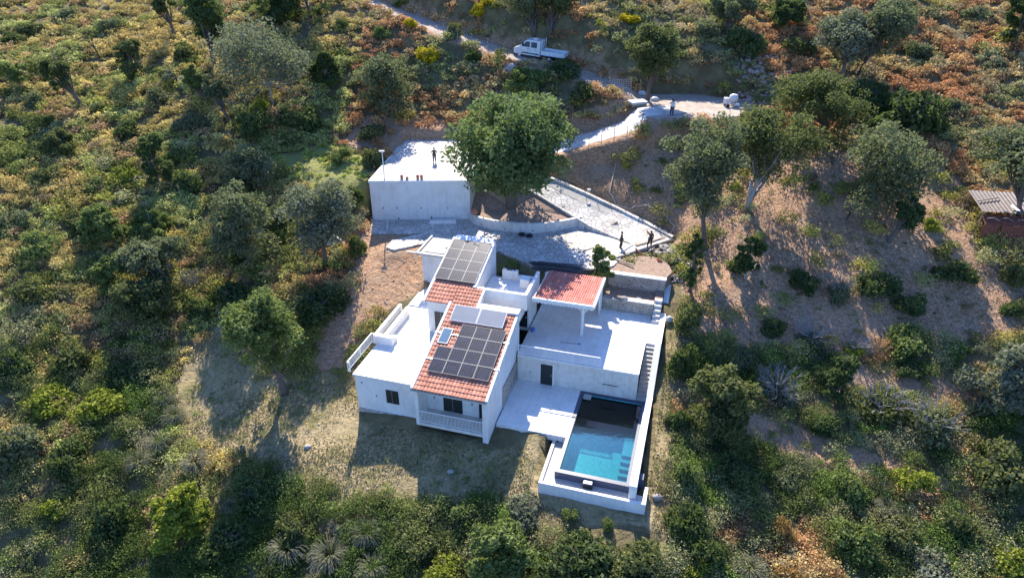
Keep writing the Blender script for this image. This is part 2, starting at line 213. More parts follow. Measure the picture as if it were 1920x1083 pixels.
('tussock', -9.15, 30.43, 1.58, 1.85, 'straw', 'dry tussock at the bottom edge left of centre'),
('tussock', -20.09, 35.62, 1.16, 1.63, 'straw', 'dry tussock in the shade below the lawn tree'),
('tussock', 15.17, 29.56, 1.53, 1.79, 'straw', 'green and straw tussock at the bottom edge right of centre'),
('tussock', 21.02, 37.62, 1.17, 1.48, 'straw', 'tussock beside the pale earth strip'),
('tussock', 25.73, 33.88, 1.1, 1.55, 'straw', 'tussock on the lower right slope'),
('tussock', 24.37, 40.66, 1.02, 1.45, 'straw', 'tussock under the dark bush on the right'),
('tussock', -11.85, 33.68, 1.11, 1.4, 'straw', 'small tussock on the dry lawn edge'),
]

# ---------------------------------------------------------------- terrain
def tps_fit(P, lam=3.0):
    n=len(P); d=np.hypot(P[:,None,0]-P[None,:,0],P[:,None,1]-P[None,:,1])
    K=np.where(d>0,d*d*np.log(np.maximum(d,1e-9)),0.)+lam*np.eye(n)*10
    A=np.zeros((n+3,n+3)); A[:n,:n]=K; A[:n,n]=1; A[:n,n+1:]=P[:,:2]; A[n,:n]=1; A[n+1:,:n]=P[:,:2].T
    return np.linalg.solve(A,np.concatenate([P[:,2],[0,0,0]]))
TPSW=tps_fit(CP)
def base_h(x,y):
    x=np.atleast_1d(np.asarray(x,float)); y=np.atleast_1d(np.asarray(y,float)); out=np.zeros(len(x)); n=len(CP)
    for i in range(0,len(x),8000):
        a,b=x[i:i+8000],y[i:i+8000]
        d2=(a[:,None]-CP[None,:,0])**2+(b[:,None]-CP[None,:,1])**2
        out[i:i+8000]=(0.5*d2*np.log(np.maximum(d2,1e-12)))@TPSW[:n]+TPSW[n]+a*TPSW[n+1]+b*TPSW[n+2]
    return out
def line_dist(x,y,L):
    best=np.full(len(x),1e9); z=np.zeros(len(x))
    for a,b in zip(L[:-1],L[1:]):
        d=b[:2]-a[:2]; t=np.clip(((x-a[0])*d[0]+(y-a[1])*d[1])/(d@d),0,1)
        q=np.hypot(x-a[0]-t*d[0],y-a[1]-t*d[1]); m=q<best
        best=np.where(m,q,best); z=np.where(m,a[2]+t*(b[2]-a[2]),z)
    return best,z
def inside(x,y,Q):
    r=np.zeros(len(x),bool); j=len(Q)-1
    for i in range(len(Q)):
        xi,yi=Q[i][0],Q[i][1]; xj,yj=Q[j][0],Q[j][1]
        if yi!=yj:
            c=((yi>y)!=(yj>y))&(x<(xj-xi)*(y-yi)/(yj-yi)+xi); r^=c
        j=i
    return r
def poly_sd(x,y,Q):
    L=np.array([(q[0],q[1],0) for q in list(Q)+[Q[0]]],float)
    d,_=line_dist(x,y,L); return np.where(inside(x,y,Q),-d,d)
def sstep(t): t=np.clip(t,0,1); return t*t*(3-2*t)
def vnoise(x,y,s,seed=0):
    x=np.asarray(x)/s; y=np.asarray(y)/s; xi=np.floor(x).astype(np.int64); yi=np.floor(y).astype(np.int64); fx=x-xi; fy=y-yi
    def hsh(a,b):
        n=(a*374761393+b*668265263+seed*974711)&0x7fffffff; n=((n^(n>>13))*1274126177)&0x7fffffff
        return ((n^(n>>16))&0xffff)/65535.
    u=fx*fx*(3-2*fx); v=fy*fy*(3-2*fy)
    return (hsh(xi,yi)*(1-u)+hsh(xi+1,yi)*u)*(1-v)+(hsh(xi,yi+1)*(1-u)+hsh(xi+1,yi+1)*u)*v
def HWp(v,u): return (OX+v*VD[0]+u*UD[0], OY+v*VD[1]+u*UD[1])
def hrect(v0,v1,u0,u1): return [HWp(v0,u0),HWp(v1,u0),HWp(v1,u1),HWp(v0,u1)]
def ground(x,y,rough=True):
    x=np.atleast_1d(np.asarray(x,float)); y=np.atleast_1d(np.asarray(y,float))
    h=base_h(x,y)
    if rough: h=h+(vnoise(x,y,2.2,3)-.5)*.28+(vnoise(x,y,.9,5)-.5)*.12+(vnoise(x,y,7,9)-.5)*.5
    def pull(h,w,z): return h*(1-w)+z*w
    sd=poly_sd(x,y,COURT); h=pull(h,1-sstep((sd-.1)/1.6),4.72)
    d,z=line_dist(x,y,RAMP); h=pull(h,1-sstep((d-2.8)/1.4),z-.06)
    d,z=line_dist(x,y,ROAD); h=pull(h,1-sstep((d-2.0)/1.8),z-.06)
    d,z=line_dist(x,y,WALKC); h=pull(h,1-sstep((d-2.0)/1.1),z-.32)
    sd=poly_sd(x,y,JUNC); h=pull(h,1-sstep((sd-.1)/1.6),13.52)
    sd=poly_sd(x,y,COURT); h=np.where(sd<.1,np.minimum(h,4.72),h)
    sd=poly_sd(x,y,BED); h=np.where(sd<.2,np.minimum(h,5.15),h)
    sd=poly_sd(x,y,GARAGE); h=pull(h,1-sstep((sd+.5)/.4),4.4)
    for (Q,zz),ins in zip(HPADS,INSET):
        sd=poly_sd(x,y,Q)+ins; h=np.where(sd<.02,np.minimum(h,zz),np.where(sd<.45,np.minimum(h,zz+(sd/.45)**1*6.),h))
    return h
def gz(x,y): return float(ground([x],[y])[0])

# ---------------------------------------------------------------- helpers
def HW(v,u,z=0): return (OX+v*VD[0]+u*UD[0],OY+v*VD[1]+u*UD[1],z)
def tag(o,label=None,cat=None,group=None,kind=None):
    if label: o['label']=label
    if cat: o['category']=cat
    if group: o['group']=group
    if kind: o['kind']=kind
    return o
ORG={}
def thing(name,label,cat,org=(0,0,0),group=None,frame='house',rot=0):
    """Empty at the thing's base. frame 'house': org in house axes (v,u,z); 'world': meshes given in world axes; 'local': meshes about 0."""
    o=bpy.data.objects.new(name,None); C.objects.link(o); o.empty_display_size=.2
    if frame=='house': o.location=HW(*org); o.rotation_euler=(0,0,-YAW); ORG[o.name]=org
    elif frame=='world': o.location=org; ORG[o.name]=org
    else: o.location=org; o.rotation_euler=(0,0,rot); ORG[o.name]=(0,0,0)
    return tag(o,label,cat,group)
def link(name,me,m,parent=None):
    o=bpy.data.objects.new(name,me); C.objects.link(o)
    if m is not None: me.materials.append(m)
    if parent is not None: o.parent=parent; ORG[o.name]=ORG[parent.name]
    return o
class MB:
    def __init__(s): s.v=[]; s.f=[]; s.col=[]
    def poly(s,pts,flip=False):
        i=len(s.v); s.v+=[tuple(p) for p in pts]; n=len(pts); s.f.append(tuple(range(i,i+n))[::-1] if flip else tuple(range(i,i+n))); return s
    def box(s,x0,x1,y0,y1,z0,z1):
        i=len(s.v); s.v+=[(x0,y0,z0),(x1,y0,z0),(x1,y1,z0),(x0,y1,z0),(x0,y0,z1),(x1,y0,z1),(x1,y1,z1),(x0,y1,z1)]
        s.f+=[tuple(i+k for k in q) for q in((3,2,1,0),(4,5,6,7),(0,1,5,4),(1,2,6,5),(2,3,7,6),(3,0,4,7))]; return s
    def prism(s,P,z0,z1):
        a=sum(P[k-1][0]*P[k][1]-P[k][0]*P[k-1][1] for k in range(len(P)))
        if a<0: P=P[::-1]
        n=len(P); i=len(s.v)
        f0=z0 if callable(z0) else (lambda x,y:z0); f1=z1 if callable(z1) else (lambda x,y:z1)
        s.v+=[(p[0],p[1],f0(*p)) for p in P]+[(p[0],p[1],f1(*p)) for p in P]
        s.f.append(tuple(i+k for k in range(n))[::-1]); s.f.append(tuple(i+n+k for k in range(n)))
        for k in range(n): j=(k+1)%n; s.f.append((i+k,i+j,i+n+j,i+n+k))
        return s
    def side(s,P,x0,x1):
        """profile of (y,z) points extruded along x"""
        a=sum(P[k-1][0]*P[k][1]-P[k][0]*P[k-1][1] for k in range(len(P)))
        if a<0: P=P[::-1]
        n=len(P); i=len(s.v); s.v+=[(x1,p[0],p[1]) for p in P]+[(x0,p[0],p[1]) for p in P]
        s.f.append(tuple(i+k for k in range(n))); s.f.append(tuple(i+n+k for k in range(n))[::-1])
        for k in range(n): j=(k+1)%n; s.f.append((i+j,i+k,i+n+k,i+n+j))
        return s
    def tube(s,pts,rad,n=7,cap=True):
        pts=[Vector(p) for p in pts]
        if not hasattr(rad,'__len__'): rad=[rad]*len(pts)
        i=len(s.v); up=Vector((0,0,1))
        for k,p in enumerate(pts):
            d=(pts[min(k+1,len(pts)-1)]-pts[max(k-1,0)]).normalized()
            a=d.cross(up if abs(d.z)<.95 else Vector((1,0,0))).normalized(); b=a.cross(d)
            for j in range(n):
                t=2*math.pi*j/n; s.v.append(tuple(p+(a*math.cos(t)+b*math.sin(t))*rad[k]))
        for k in range(len(pts)-1):
            for j in range(n):
                q=(j+1)%n; s.f.append((i+k*n+j,i+(k+1)*n+j,i+(k+1)*n+q,i+k*n+q))
        if cap: s.f.append(tuple(i+j for j in range(n))); e=i+(len(pts)-1)*n; s.f.append(tuple(e+j for j in range(n))[::-1])
        return s
    def ball(s,c,r,n=8,m=6,jit=0,rng=None):
        i=len(s.v); r=r if hasattr(r,'__len__') else (r,r,r)
        for a in range(m+1):
            th=math.pi*a/m
            for b in range(n):
                ph=2*math.pi*b/n; k=1+(rng.uniform(-jit,jit) if rng and 0<a<m else 0)
                s.v.append((c[0]+r[0]*k*math.sin(th)*math.cos(ph),c[1]+r[1]*k*math.sin(th)*math.sin(ph),c[2]+r[2]*k*math.cos(th)))
        for a in range(m):
            for b in range(n):
                q=(b+1)%n; s.f.append((i+a*n+b,i+(a+1)*n+b,i+(a+1)*n+q,i+a*n+q))
        return s
    def build(s,name,m,parent=None,org=None,smooth=False,bevel=0,frame='house'):
        me=bpy.data.meshes.new(name)
        og=ORG[parent.name] if parent is not None else (org or (0,0,0))
        me.from_pydata([(p[0]-og[0],p[1]-og[1],p[2]-og[2]) for p in s.v],[],s.f)
        if s.col:
            at=me.attributes.new('tone','FLOAT','POINT'); at.data.foreach_set('value',s.col)
        if smooth: me.shade_smooth()
        me.update(); o=link(name,me,m,parent)
        if parent is None:
            if frame=='house': o.location=HW(*og); o.rotation_euler=(0,0,-YAW)
            else: o.location=og
            ORG[o.name]=og
        if bevel:
            b=o.modifiers.new('bevel','BEVEL'); b.width=bevel; b.segments=2; b.limit_method='ANGLE'
        return o
# ---------------------------------------------------------------- materials
def newmat(name):
    m=bpy.data.materials.new(name); m.use_nodes=True; t=m.node_tree; return m,t,t.nodes['Principled BSDF']
def nd(t,k,**kw):
    n=t.nodes.new(k)
    for a,b in kw.items():
        if a=='inp':
            for q,v in b.items(): n.inputs[q].default_value=v
        else: setattr(n,a,b)
    return n
def ramp(t,stops,fac):
    r=t.nodes.new('ShaderNodeValToRGB'); e=r.color_ramp.elements
    while len(e)<len(stops): e.new(.5)
    for k,(p,c) in enumerate(stops): e[k].position=p; e[k].color=(*c,1)
    t.links.new(fac,r.inputs[0]); return r.outputs[0]
def coords(t,world=False):
    if world: return nd(t,'ShaderNodeNewGeometry').outputs['Position']
    return nd(t,'ShaderNodeTexCoord').outputs['Object']
def mat(name,stops,scale=3,rough=.8,bump=0,bscale=30,world=False,metal=0,spec=None,detail=6):
    m,t,p=newmat(name); c=coords(t,world)
    if isinstance(stops[0],(int,float)): stops=[(.3,tuple(x*.9 for x in stops)),(.7,tuple(min(1,x*1.06) for x in stops))]
    n=nd(t,'ShaderNodeTexNoise',inp={'Scale':scale,'Detail':detail,'Roughness':.6}); t.links.new(c,n.inputs['Vector'])
    t.links.new(ramp(t,stops,n.outputs['Fac']),p.inputs['Base Color'])
    p.inputs['Roughness'].default_value=rough; p.inputs['Metallic'].default_value=metal
    if spec is not None: p.inputs['Specular IOR Level'].default_value=spec
    if bump:
        n2=nd(t,'ShaderNodeTexNoise',inp={'Scale':bscale,'Detail':4}); t.links.new(c,n2.inputs['Vector'])
        b=nd(t,'ShaderNodeBump',inp={'Strength':.6,'Distance':bump}); t.links.new(n2.outputs['Fac'],b.inputs['Height']); t.links.new(b.outputs[0],p.inputs['Normal'])
    return m
def mixc(t,fac,a,b,mode='MIX'):
    n=nd(t,'ShaderNodeMix',data_type='RGBA',blend_type=mode)
    for s,v in((n.inputs[0],fac),(n.inputs[6],a),(n.inputs[7],b)):
        if isinstance(v,(int,float)): s.default_value=v
        elif isinstance(v,tuple): s.default_value=(*v,1)
        else: t.links.new(v,s)
    return n.outputs[2]
def mth(t,op,a,b=0.,c=None):
    n=nd(t,'ShaderNodeMath',operation=op)
    for s,v in zip(n.inputs,(a,b,c) if c is not None else (a,b)):
        if isinstance(v,(int,float)): s.default_value=v
        else: t.links.new(v,s)
    return n.outputs[0]
M={}
M['plaster']=mat('white_plaster',[(.25,(.66,.655,.64)),(.6,(.76,.755,.74))],1.3,.9,.004,25)
def streaks(m):
    t=m.node_tree; p=t.nodes['Principled BSDF']; l=p.inputs['Base Color'].links[0]; src=l.from_socket; c=coords(t)
    mp_=nd(t,'ShaderNodeMapping',inp={'Scale':(3.2,3.2,.22)}); t.links.new(c,mp_.inputs[0]); n=nd(t,'ShaderNodeTexNoise',inp={'Scale':1.,'Detail':7,'Roughness':.7}); t.links.new(mp_.outputs[0],n.inputs['Vector'])
    n2=nd(t,'ShaderNodeTexNoise',inp={'Scale':.5,'Detail':6,'Roughness':.7}); t.links.new(c,n2.inputs['Vector'])
    a=ramp(t,[(.3,(.87,.85,.82)),(.5,(1,1,1))],n.outputs['Fac']); b=ramp(t,[(.34,(.9,.885,.86)),(.55,(1,1,1))],n2.outputs['Fac'])
    t.links.new(mixc(t,1.,mixc(t,1.,src,a,'MULTIPLY'),b,'MULTIPLY'),p.inputs['Base Color'])
streaks(M['plaster'])
M['plaster_old']=mat('weathered_plaster',[(.2,(.5,.47,.42)),(.5,(.66,.63,.58)),(.8,(.74,.72,.68))],2.2,.9,.006,20)
M['coping']=mat('white_coping',(.78,.77,.75),4,.85)
M['plinth']=mat('rough_plinth',[(.3,(.2,.18,.16)),(.5,(.38,.35,.32)),(.75,(.55,.53,.5))],5,.95,.02,14)
M['concrete']=mat('raw_concrete',[(.2,(.3,.27,.23)),(.55,(.42,.4,.36)),(.85,(.5,.48,.44))],3,.95,.008,18)
M['floor']=mat('pale_floor_tiles',(.74,.73,.71),.8,.6)
M['shutter']=mat('dark_shutter',(.012,.02,.022),6,.45)
M['glass']=mat('window_glass',(.05,.09,.12),2,.08,spec=.8)
M['metal_white']=mat('white_metal',(.78,.78,.78),6,.4)
M['alu']=mat('aluminium',(.62,.63,.65),6,.35,metal=.6)
M['grey_metal']=mat('grey_metal',(.25,.26,.27),6,.45,metal=.5)
M['black']=mat('black_rubber',(.015,.015,.017),6,.6)
M['wood']=mat('weathered_wood',[(.3,(.22,.17,.12)),(.7,(.42,.35,.27))],8,.85)
M['darkwood']=mat('dark_planks',[(.3,(.03,.03,.035)),(.7,(.13,.12,.12))],6,.75)
M['terracotta']=mat('terracotta',[(.3,(.35,.13,.08)),(.7,(.5,.22,.14))],6,.8)
M['rust']=mat('rusty_sheet',[(.25,(.09,.025,.018)),(.55,(.2,.06,.035)),(.8,(.28,.11,.06))],5,.8,.004,20)
M['tin']=mat('weathered_tin',[(.25,(.08,.05,.04)),(.5,(.13,.1,.09)),(.8,(.19,.165,.155))],2.5,.6)
M['tarp']=mat('white_tarp',(.5,.51,.5),3,.6,.02,7)
M['paint']=mat('white_paint',(.74,.77,.8),3,.3)
M['rock']=mat('grey_rock',[(.3,(.2,.18,.17)),(.7,(.42,.39,.37))],5,.95,.03,8)
M['redpipe']=mat('red_pipe',(.6,.09,.06),4,.5)
M['pinkpipe']=mat('pale_hose',(.5,.42,.36),4,.7)
M['bluebag']=mat('blue_plastic',(.06,.16,.5),4,.4)
M['bark']=mat('bark',[(.3,(.07,.055,.045)),(.7,(.17,.14,.12))],9,.95,.03,12)
M['palebark']=mat('pale_bark',[(.3,(.25,.22,.2)),(.7,(.42,.39,.37))],9,.95,.03,12)
M['silver']=mat('silver_twigs',(.24,.225,.22),9,.9)
M['skin']=mat('skin',(.42,.24,.17),9,.6)
M['hair']=mat('dark_hair',(.03,.02,.015),9,.7)
M['amber']=mat('amber_lens',(.8,.35,.05),4,.3)
M['poolfoot']=mat('charcoal_coping',[(.3,(.045,.055,.095)),(.7,(.07,.085,.13))],6,.45)
def paving(name,cell,c1,c2,joint,jw,world=True,bump=.02):
    m,t,p=newmat(name); c=coords(t,world)
    n=nd(t,'ShaderNodeTexNoise',inp={'Scale':1.2,'Detail':3}); t.links.new(c,n.inputs['Vector'])
    vm=nd(t,'ShaderNodeVectorMath',operation='MULTIPLY_ADD'); t.links.new(n.outputs['Color'],vm.inputs[0]); vm.inputs[1].default_value=(.25,.25,.0); t.links.new(c,vm.inputs[2])
    v=nd(t,'ShaderNodeTexVoronoi',voronoi_dimensions='2D',feature='DISTANCE_TO_EDGE',inp={'Scale':1/cell}); t.links.new(vm.outputs[0],v.inputs['Vector'])
    k=nd(t,'ShaderNodeTexVoronoi',voronoi_dimensions='2D',inp={'Scale':1/cell}); t.links.new(vm.outputs[0],k.inputs['Vector'])
    sep=nd(t,'ShaderNodeSeparateColor'); t.links.new(k.outputs['Color'],sep.inputs[0])
    stone=mixc(t,sep.outputs[0],c1,c2)
    e=nd(t,'ShaderNodeMapRange',interpolation_type='SMOOTHSTEP',inp={1:jw*.5,2:jw*1.5}); t.links.new(v.outputs['Distance'],e.inputs[0])
    col=mixc(t,e.outputs[0],joint,stone)
    dn=nd(t,'ShaderNodeTexNoise',inp={'Scale':.35,'Detail':8,'Roughness':.7}); t.links.new(c,dn.inputs['Vector'])
    dr=ramp(t,[(.35,(.72,.69,.65)),(.6,(1,1,1))],dn.outputs['Fac'])
    t.links.new(mixc(t,1.,col,dr,'MULTIPLY'),p.inputs['Base Color']); p.inputs['Roughness'].default_value=.85
    b=nd(t,'ShaderNodeBump',inp={'Strength':.7,'Distance':bump}); t.links.new(e.outputs[0],b.inputs['Height']); t.links.new(b.outputs[0],p.inputs['Normal'])
    return m
M['crazy']=paving('crazy_paving',.55,(.68,.66,.63),(.47,.45,.42),(.27,.25,.23),.05)
M['rubblewhite']=paving('crushed_white_stone',.3,(.76,.74,.71),(.56,.54,.51),(.36,.34,.31),.07)
M['stonewall']=paving('stone_wall',.3,(.42,.37,.31),(.26,.22,.19),(.5,.47,.43),.06,world=False)
# stone wall is vertical: use x and z
t=M['stonewall'].node_tree
for n in t.nodes:
    if n.type=='TEX_VORONOI': n.voronoi_dimensions='3D'
M['pebble']=paving('white_pebbles',.09,(.8,.79,.77),(.66,.65,.62),(.4,.39,.37),.12,bump=.03)
def tiles_mat(name,base,joint,sx,sy,jw=.02,rough=.6,var=.12):
    m,t,p=newmat(name); c=coords(t)
    b=nd(t,'ShaderNodeTexBrick',offset=0,inp={'Scale':1,'Mortar Size':jw,'Mortar Smooth':.1,'Brick Width':sx,'Row Height':sy,'Color1':(*[x*(1-var) for x in base],1),'Color2':(*[min(1,x*(1+var)) for x in base],1),'Mortar':(*joint,1)})
    t.links.new(c,b.inputs['Vector']); t.links.new(b.outputs['Color'],p.inputs['Base Color']); p.inputs['Roughness'].default_value=rough
    return m
M['floor']=tiles_mat('pale_floor_tiles',(.74,.73,.71),(.55,.54,.52),.6,.6,.008,.6,.04)
M['pooltile']=tiles_mat('teal_pool_tiles',(.12,.42,.44),(.08,.33,.36),.15,.15,.01,.3,.22)
M['shadetile']=tiles_mat('navy_shade_pool_tiles',(.06,.14,.32),(.04,.1,.24),.15,.15,.01,.3,.2)  # navy paints in the blue reflection of the pool's shaded end
M['poolledge']=tiles_mat('grey_pool_ledge',(.34,.42,.45),(.2,.28,.32),.3,.3,.012,.3,.12)
# roof tiles: tone attribute per tile
def rooftile(name,a,b,c_):
    m,t,p=newmat(name); at=nd(t,'ShaderNodeAttribute',attribute_name='tone')
    col=ramp(t,[(0,a),(.5,b),(1,c_)],at.outputs['Fac'])
    n=nd(t,'ShaderNodeTexNoise',inp={'Scale':2.,'Detail':8,'Roughness':.75}); t.links.new(coords(t),n.inputs['Vector'])
    d=ramp(t,[(.3,(.62,.6,.58)),(.55,(1,1,1))],n.outputs['Fac'])
    t.links.new(mixc(t,1.,col,d,'MULTIPLY'),p.inputs['Base Color']); p.inputs['Roughness'].default_value=.8; return m
M['tile']=rooftile('roof_tiles',(.39,.145,.085),(.5,.205,.13),(.59,.29,.2))
M['tile_pink']=rooftile('canopy_tiles',(.43,.13,.095),(.54,.19,.145),(.6,.27,.22))
# solar panels
m,t,p=newmat('solar_cells'); c=coords(t); sx=nd(t,'ShaderNodeSeparateXYZ'); t.links.new(c,sx.inputs[0])
def stripes(ax,per,duty):
    f=mth(t,'FRACT',mth(t,'DIVIDE',sx.outputs[ax],per)); return mth(t,'LESS_THAN',f,duty)
s1=stripes(0,.19,.12); s2=stripes(1,.19,.05); g=mth(t,'MAXIMUM',s1,s2)
n=nd(t,'ShaderNodeTexNoise',inp={'Scale':3.}); t.links.new(c,n.inputs['Vector'])
cell=ramp(t,[(.35,(.006,.009,.025)),(.65,(.014,.02,.055))],n.outputs['Fac'])
t.links.new(mixc(t,g,cell,(.09,.09,.085)),p.inputs['Base Color']); p.inputs['Roughness'].default_value=.3; p.inputs['Specular IOR Level'].default_value=.18
M['solar']=m
M['panel_alu']=mat('panel_frame_metal',(.3,.3,.29),6,.5,metal=.2)
M['skyglass']=mat('skylight_glass',(.1,.17,.24),1.5,.15,spec=.7)
M['collector']=mat('thermal_collector_glass',(.22,.235,.26),1.5,.28,spec=.7)
streaks(M['plaster_old']); streaks(M['coping']); streaks(M['paint']); streaks(M['floor'])
# pool water: clear tinted surface
m,t,p=newmat('pool_water'); t.nodes.remove(p); out=t.nodes['Material Output']
tr=nd(t,'ShaderNodeBsdfTransparent',inp={'Color':(.5,.82,.84,1)}); gl=nd(t,'ShaderNodeBsdfGlossy',inp={'Roughness':.03})
fr=nd(t,'ShaderNodeFresnel',inp={'IOR':1.33}); mx=nd(t,'ShaderNodeMixShader')
wn=nd(t,'ShaderNodeTexNoise',inp={'Scale':2.6,'Detail':3}); t.links.new(coords(t),wn.inputs['Vector'])
bp=nd(t,'ShaderNodeBump',inp={'Strength':.06,'Distance':.006}); t.links.new(wn.outputs['Fac'],bp.inputs['Height']); t.links.new(bp.outputs[0],gl.inputs['Normal']); t.links.new(bp.outputs[0],fr.inputs['Normal'])
t.links.new(mth(t,'ADD',fr.outputs[0],.02),mx.inputs[0]); t.links.new(tr.outputs[0],mx.inputs[1]); t.links.new(gl.outputs[0],mx.inputs[2]); t.links.new(mx.outputs[0],out.inputs[0]); M['water']=m
# leaves
LEAF=dict(deep=((.035,.062,.02),(.165,.215,.09)),olive=((.05,.062,.022),(.135,.145,.062)),sage=((.06,.075,.036),(.17,.18,.105)),
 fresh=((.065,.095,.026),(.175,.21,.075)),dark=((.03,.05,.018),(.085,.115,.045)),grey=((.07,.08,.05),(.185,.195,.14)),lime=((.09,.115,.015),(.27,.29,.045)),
 yellow=((.3,.26,.02),(.85,.62,.02)),rust=((.16,.09,.035),(.34,.2,.08)),straw=((.06,.08,.03),(.36,.33,.25)))
def leafmat(name,a,b,trans=.25):
    m,t,p=newmat(name); at=nd(t,'ShaderNodeAttribute',attribute_name='tone')
    oi=nd(t,'ShaderNodeObjectInfo')
    f=mth(t,'ADD',mth(t,'MULTIPLY',at.outputs['Fac'],.85),mth(t,'MULTIPLY',oi.outputs['Random'],.15))
    col=mixc(t,f,a,b); t.links.new(col,p.inputs['Base Color']); p.inputs['Roughness'].default_value=.75; p.inputs['Specular IOR Level'].default_value=.12
    tl=nd(t,'ShaderNodeBsdfTranslucent'); t.links.new(mixc(t,.35,col,(.2,.26,.03)),tl.inputs[0])
    ms=nd(t,'ShaderNodeMixShader',inp={0:trans}); t.links.new(p.outputs[0],ms.inputs[1]); t.links.new(tl.outputs[0],ms.inputs[2]); t.links.new(ms.outputs[0],t.nodes['Material Output'].inputs[0]); return m
for k,(a,b) in LEAF.items():
    g_=1.5 if k not in('yellow','straw') else 1.
    M['leaf_'+k]=leafmat(k+'_foliage',tuple(q*g_ for q in a),tuple(min(.8,q*g_) for q in b),.38)
# ground cover with a colour attribute
m,t,p=newmat('scrub_foliage'); at=nd(t,'ShaderNodeAttribute',attribute_name='tint'); t.links.new(at.outputs['Color'],p.inputs['Base Color']); p.inputs['Roughness'].default_value=.85; p.inputs['Specular IOR Level'].default_value=.08
tl=nd(t,'ShaderNodeBsdfTranslucent'); t.links.new(at.outputs['Color'],tl.inputs[0]); ms=nd(t,'ShaderNodeMixShader',inp={0:.25})
t.links.new(p.outputs[0],ms.inputs[1]); t.links.new(tl.outputs[0],ms.inputs[2]); t.links.new(ms.outputs[0],t.nodes['Material Output'].inputs[0]); M['scrub']=m
# terrain material
m,t,p=newmat('hillside_soil'); at=nd(t,'ShaderNodeAttribute',attribute_name='zone'); sp=nd(t,'ShaderNodeSeparateColor'); t.links.new(at.outputs['Color'],sp.inputs[0])
c=coords(t,True)
def noi(s,d=8,r=.65):
    n=nd(t,'ShaderNodeTexNoise',inp={'Scale':s,'Detail':d,'Roughness':r}); t.links.new(c,n.inputs['Vector']); return n.outputs['Fac']
n1,n2,n3=noi(.5),noi(4.),noi(.16)
soil=ramp(t,[(.3,(.1,.085,.045)),(.5,(.17,.14,.075)),(.7,(.25,.22,.12))],n1)
dirt=mixc(t,ramp(t,[(.38,(0,0,0)),(.62,(1,1,1))],n2),(.29,.165,.095),(.54,.345,.215))
dirt=mixc(t,ramp(t,[(.45,(0,0,0)),(.7,(.8,.8,.8))],n1),dirt,(.36,.27,.19))
lawn=mixc(t,ramp(t,[(.35,(0,0,0)),(.6,(1,1,1))],n2),(.24,.19,.1),(.44,.345,.2))
lawn=mixc(t,ramp(t,[(.47,(0,0,0)),(.62,(.6,.6,.6))],n1),lawn,(.17,.165,.06))
grs=mixc(t,n2,(.17,.2,.05),(.34,.31,.13))
def edge(ch): 
    return ramp(t,[(.42,(0,0,0)),(.58,(1,1,1))],mth(t,'ADD',ch,mth(t,'MULTIPLY',mth(t,'SUBTRACT',n1,.5),.7)))
col=mixc(t,edge(sp.outputs[0]),soil,dirt); col=mixc(t,edge(sp.outputs[1]),col,lawn); col=mixc(t,edge(sp.outputs[2]),col,grs)
t.links.new(col,p.inputs['Base Color']); p.inputs['Roughness'].default_value=.95; p.inputs['Specular IOR Level'].default_value=.1
hb=mth(t,'ADD',mth(t,'MULTIPLY',noi(1.6,6),1.),mth(t,'MULTIPLY',noi(7.,4),.35))
b=nd(t,'ShaderNodeBump',inp={'Strength':1.,'Distance':.28}); t.links.new(hb,b.inputs['Height']); t.links.new(b.outputs[0],p.inputs['Normal']); M['terrain']=m
M['track']=mat('pale_dirt_track',[(.3,(.27,.21,.165)),(.6,(.38,.32,.27)),(.8,(.45,.4,.35))],1.2,.95,.03,6,world=True)
M['bedsoil']=mat('red_bed_soil',[(.3,(.2,.135,.1)),(.65,(.34,.24,.18))],3,.95,.08,7,world=True)
# ---------------------------------------------------------------- terrain mesh
def axis(a,b,step,far0,far1,n):
    mid=np.arange(a,b+1e-6,step); lo=a-(a-far0)*np.linspace(1,0,n,endpoint=False)**1.6; hi=b+(far1-b)*np.linspace(0,1,n+1)[1:]**1.6
    return np.concatenate([lo,mid,hi])
gx=axis(-78,66,.5,-240,240,14); gy=axis(22,112,.5,-20,260,16)
X,Y=np.meshgrid(gx,gy); xf,yf=X.ravel(),Y.ravel(); zf=ground(xf,yf)
nx,ny=len(gx),len(gy)
me=bpy.data.meshes.new('hillside'); vs_=np.stack([xf,yf,zf],1)
idx=np.arange(nx*ny).reshape(ny,nx); q=np.stack([idx[:-1,:-1],idx[:-1,1:],idx[1:,1:],idx[1:,:-1]],-1).reshape(-1,4)
me.vertices.add(len(vs_)); me.vertices.foreach_set('co',vs_.ravel()); me.loops.add(q.size); me.loops.foreach_set('vertex_index',q.ravel())
me.polygons.add(len(q)); me.polygons.foreach_set('loop_start',np.arange(0,q.size,4)); me.polygons.foreach_set('loop_total',np.full(len(q),4)); me.update(); me.shade_smooth()
def soft(Qs,w): 
    s=np.zeros(len(xf))
    for Q in Qs: s=np.maximum(s,1-np.clip(poly_sd(xf,yf,Q)/w+.5,0,1))
    return s
zr=soft([BED,Z_ORCH,Z_DIRT,Z_BANK,COURT,JUNC,Z_STRIP,Z_STRIPB],2.); dl,_=line_dist(xf,yf,RAMP); zr=np.maximum(zr,np.clip(1.6-dl/4,0,1)); dl,_=line_dist(xf,yf,ROAD); zr=np.maximum(zr,np.clip(1.4-dl/3,0,1))
zg=soft([Z_LAWN],2.); zb=soft([Z_GRASS],2.)
ca=me.color_attributes.new('zone','FLOAT_COLOR','POINT'); ca.data.foreach_set('color',np.stack([zr,zg,zb,np.ones(len(zr))],1).ravel())
tag(link('hillside',me,M['terrain']),kind='structure')
GZ=zf.reshape(ny,nx)
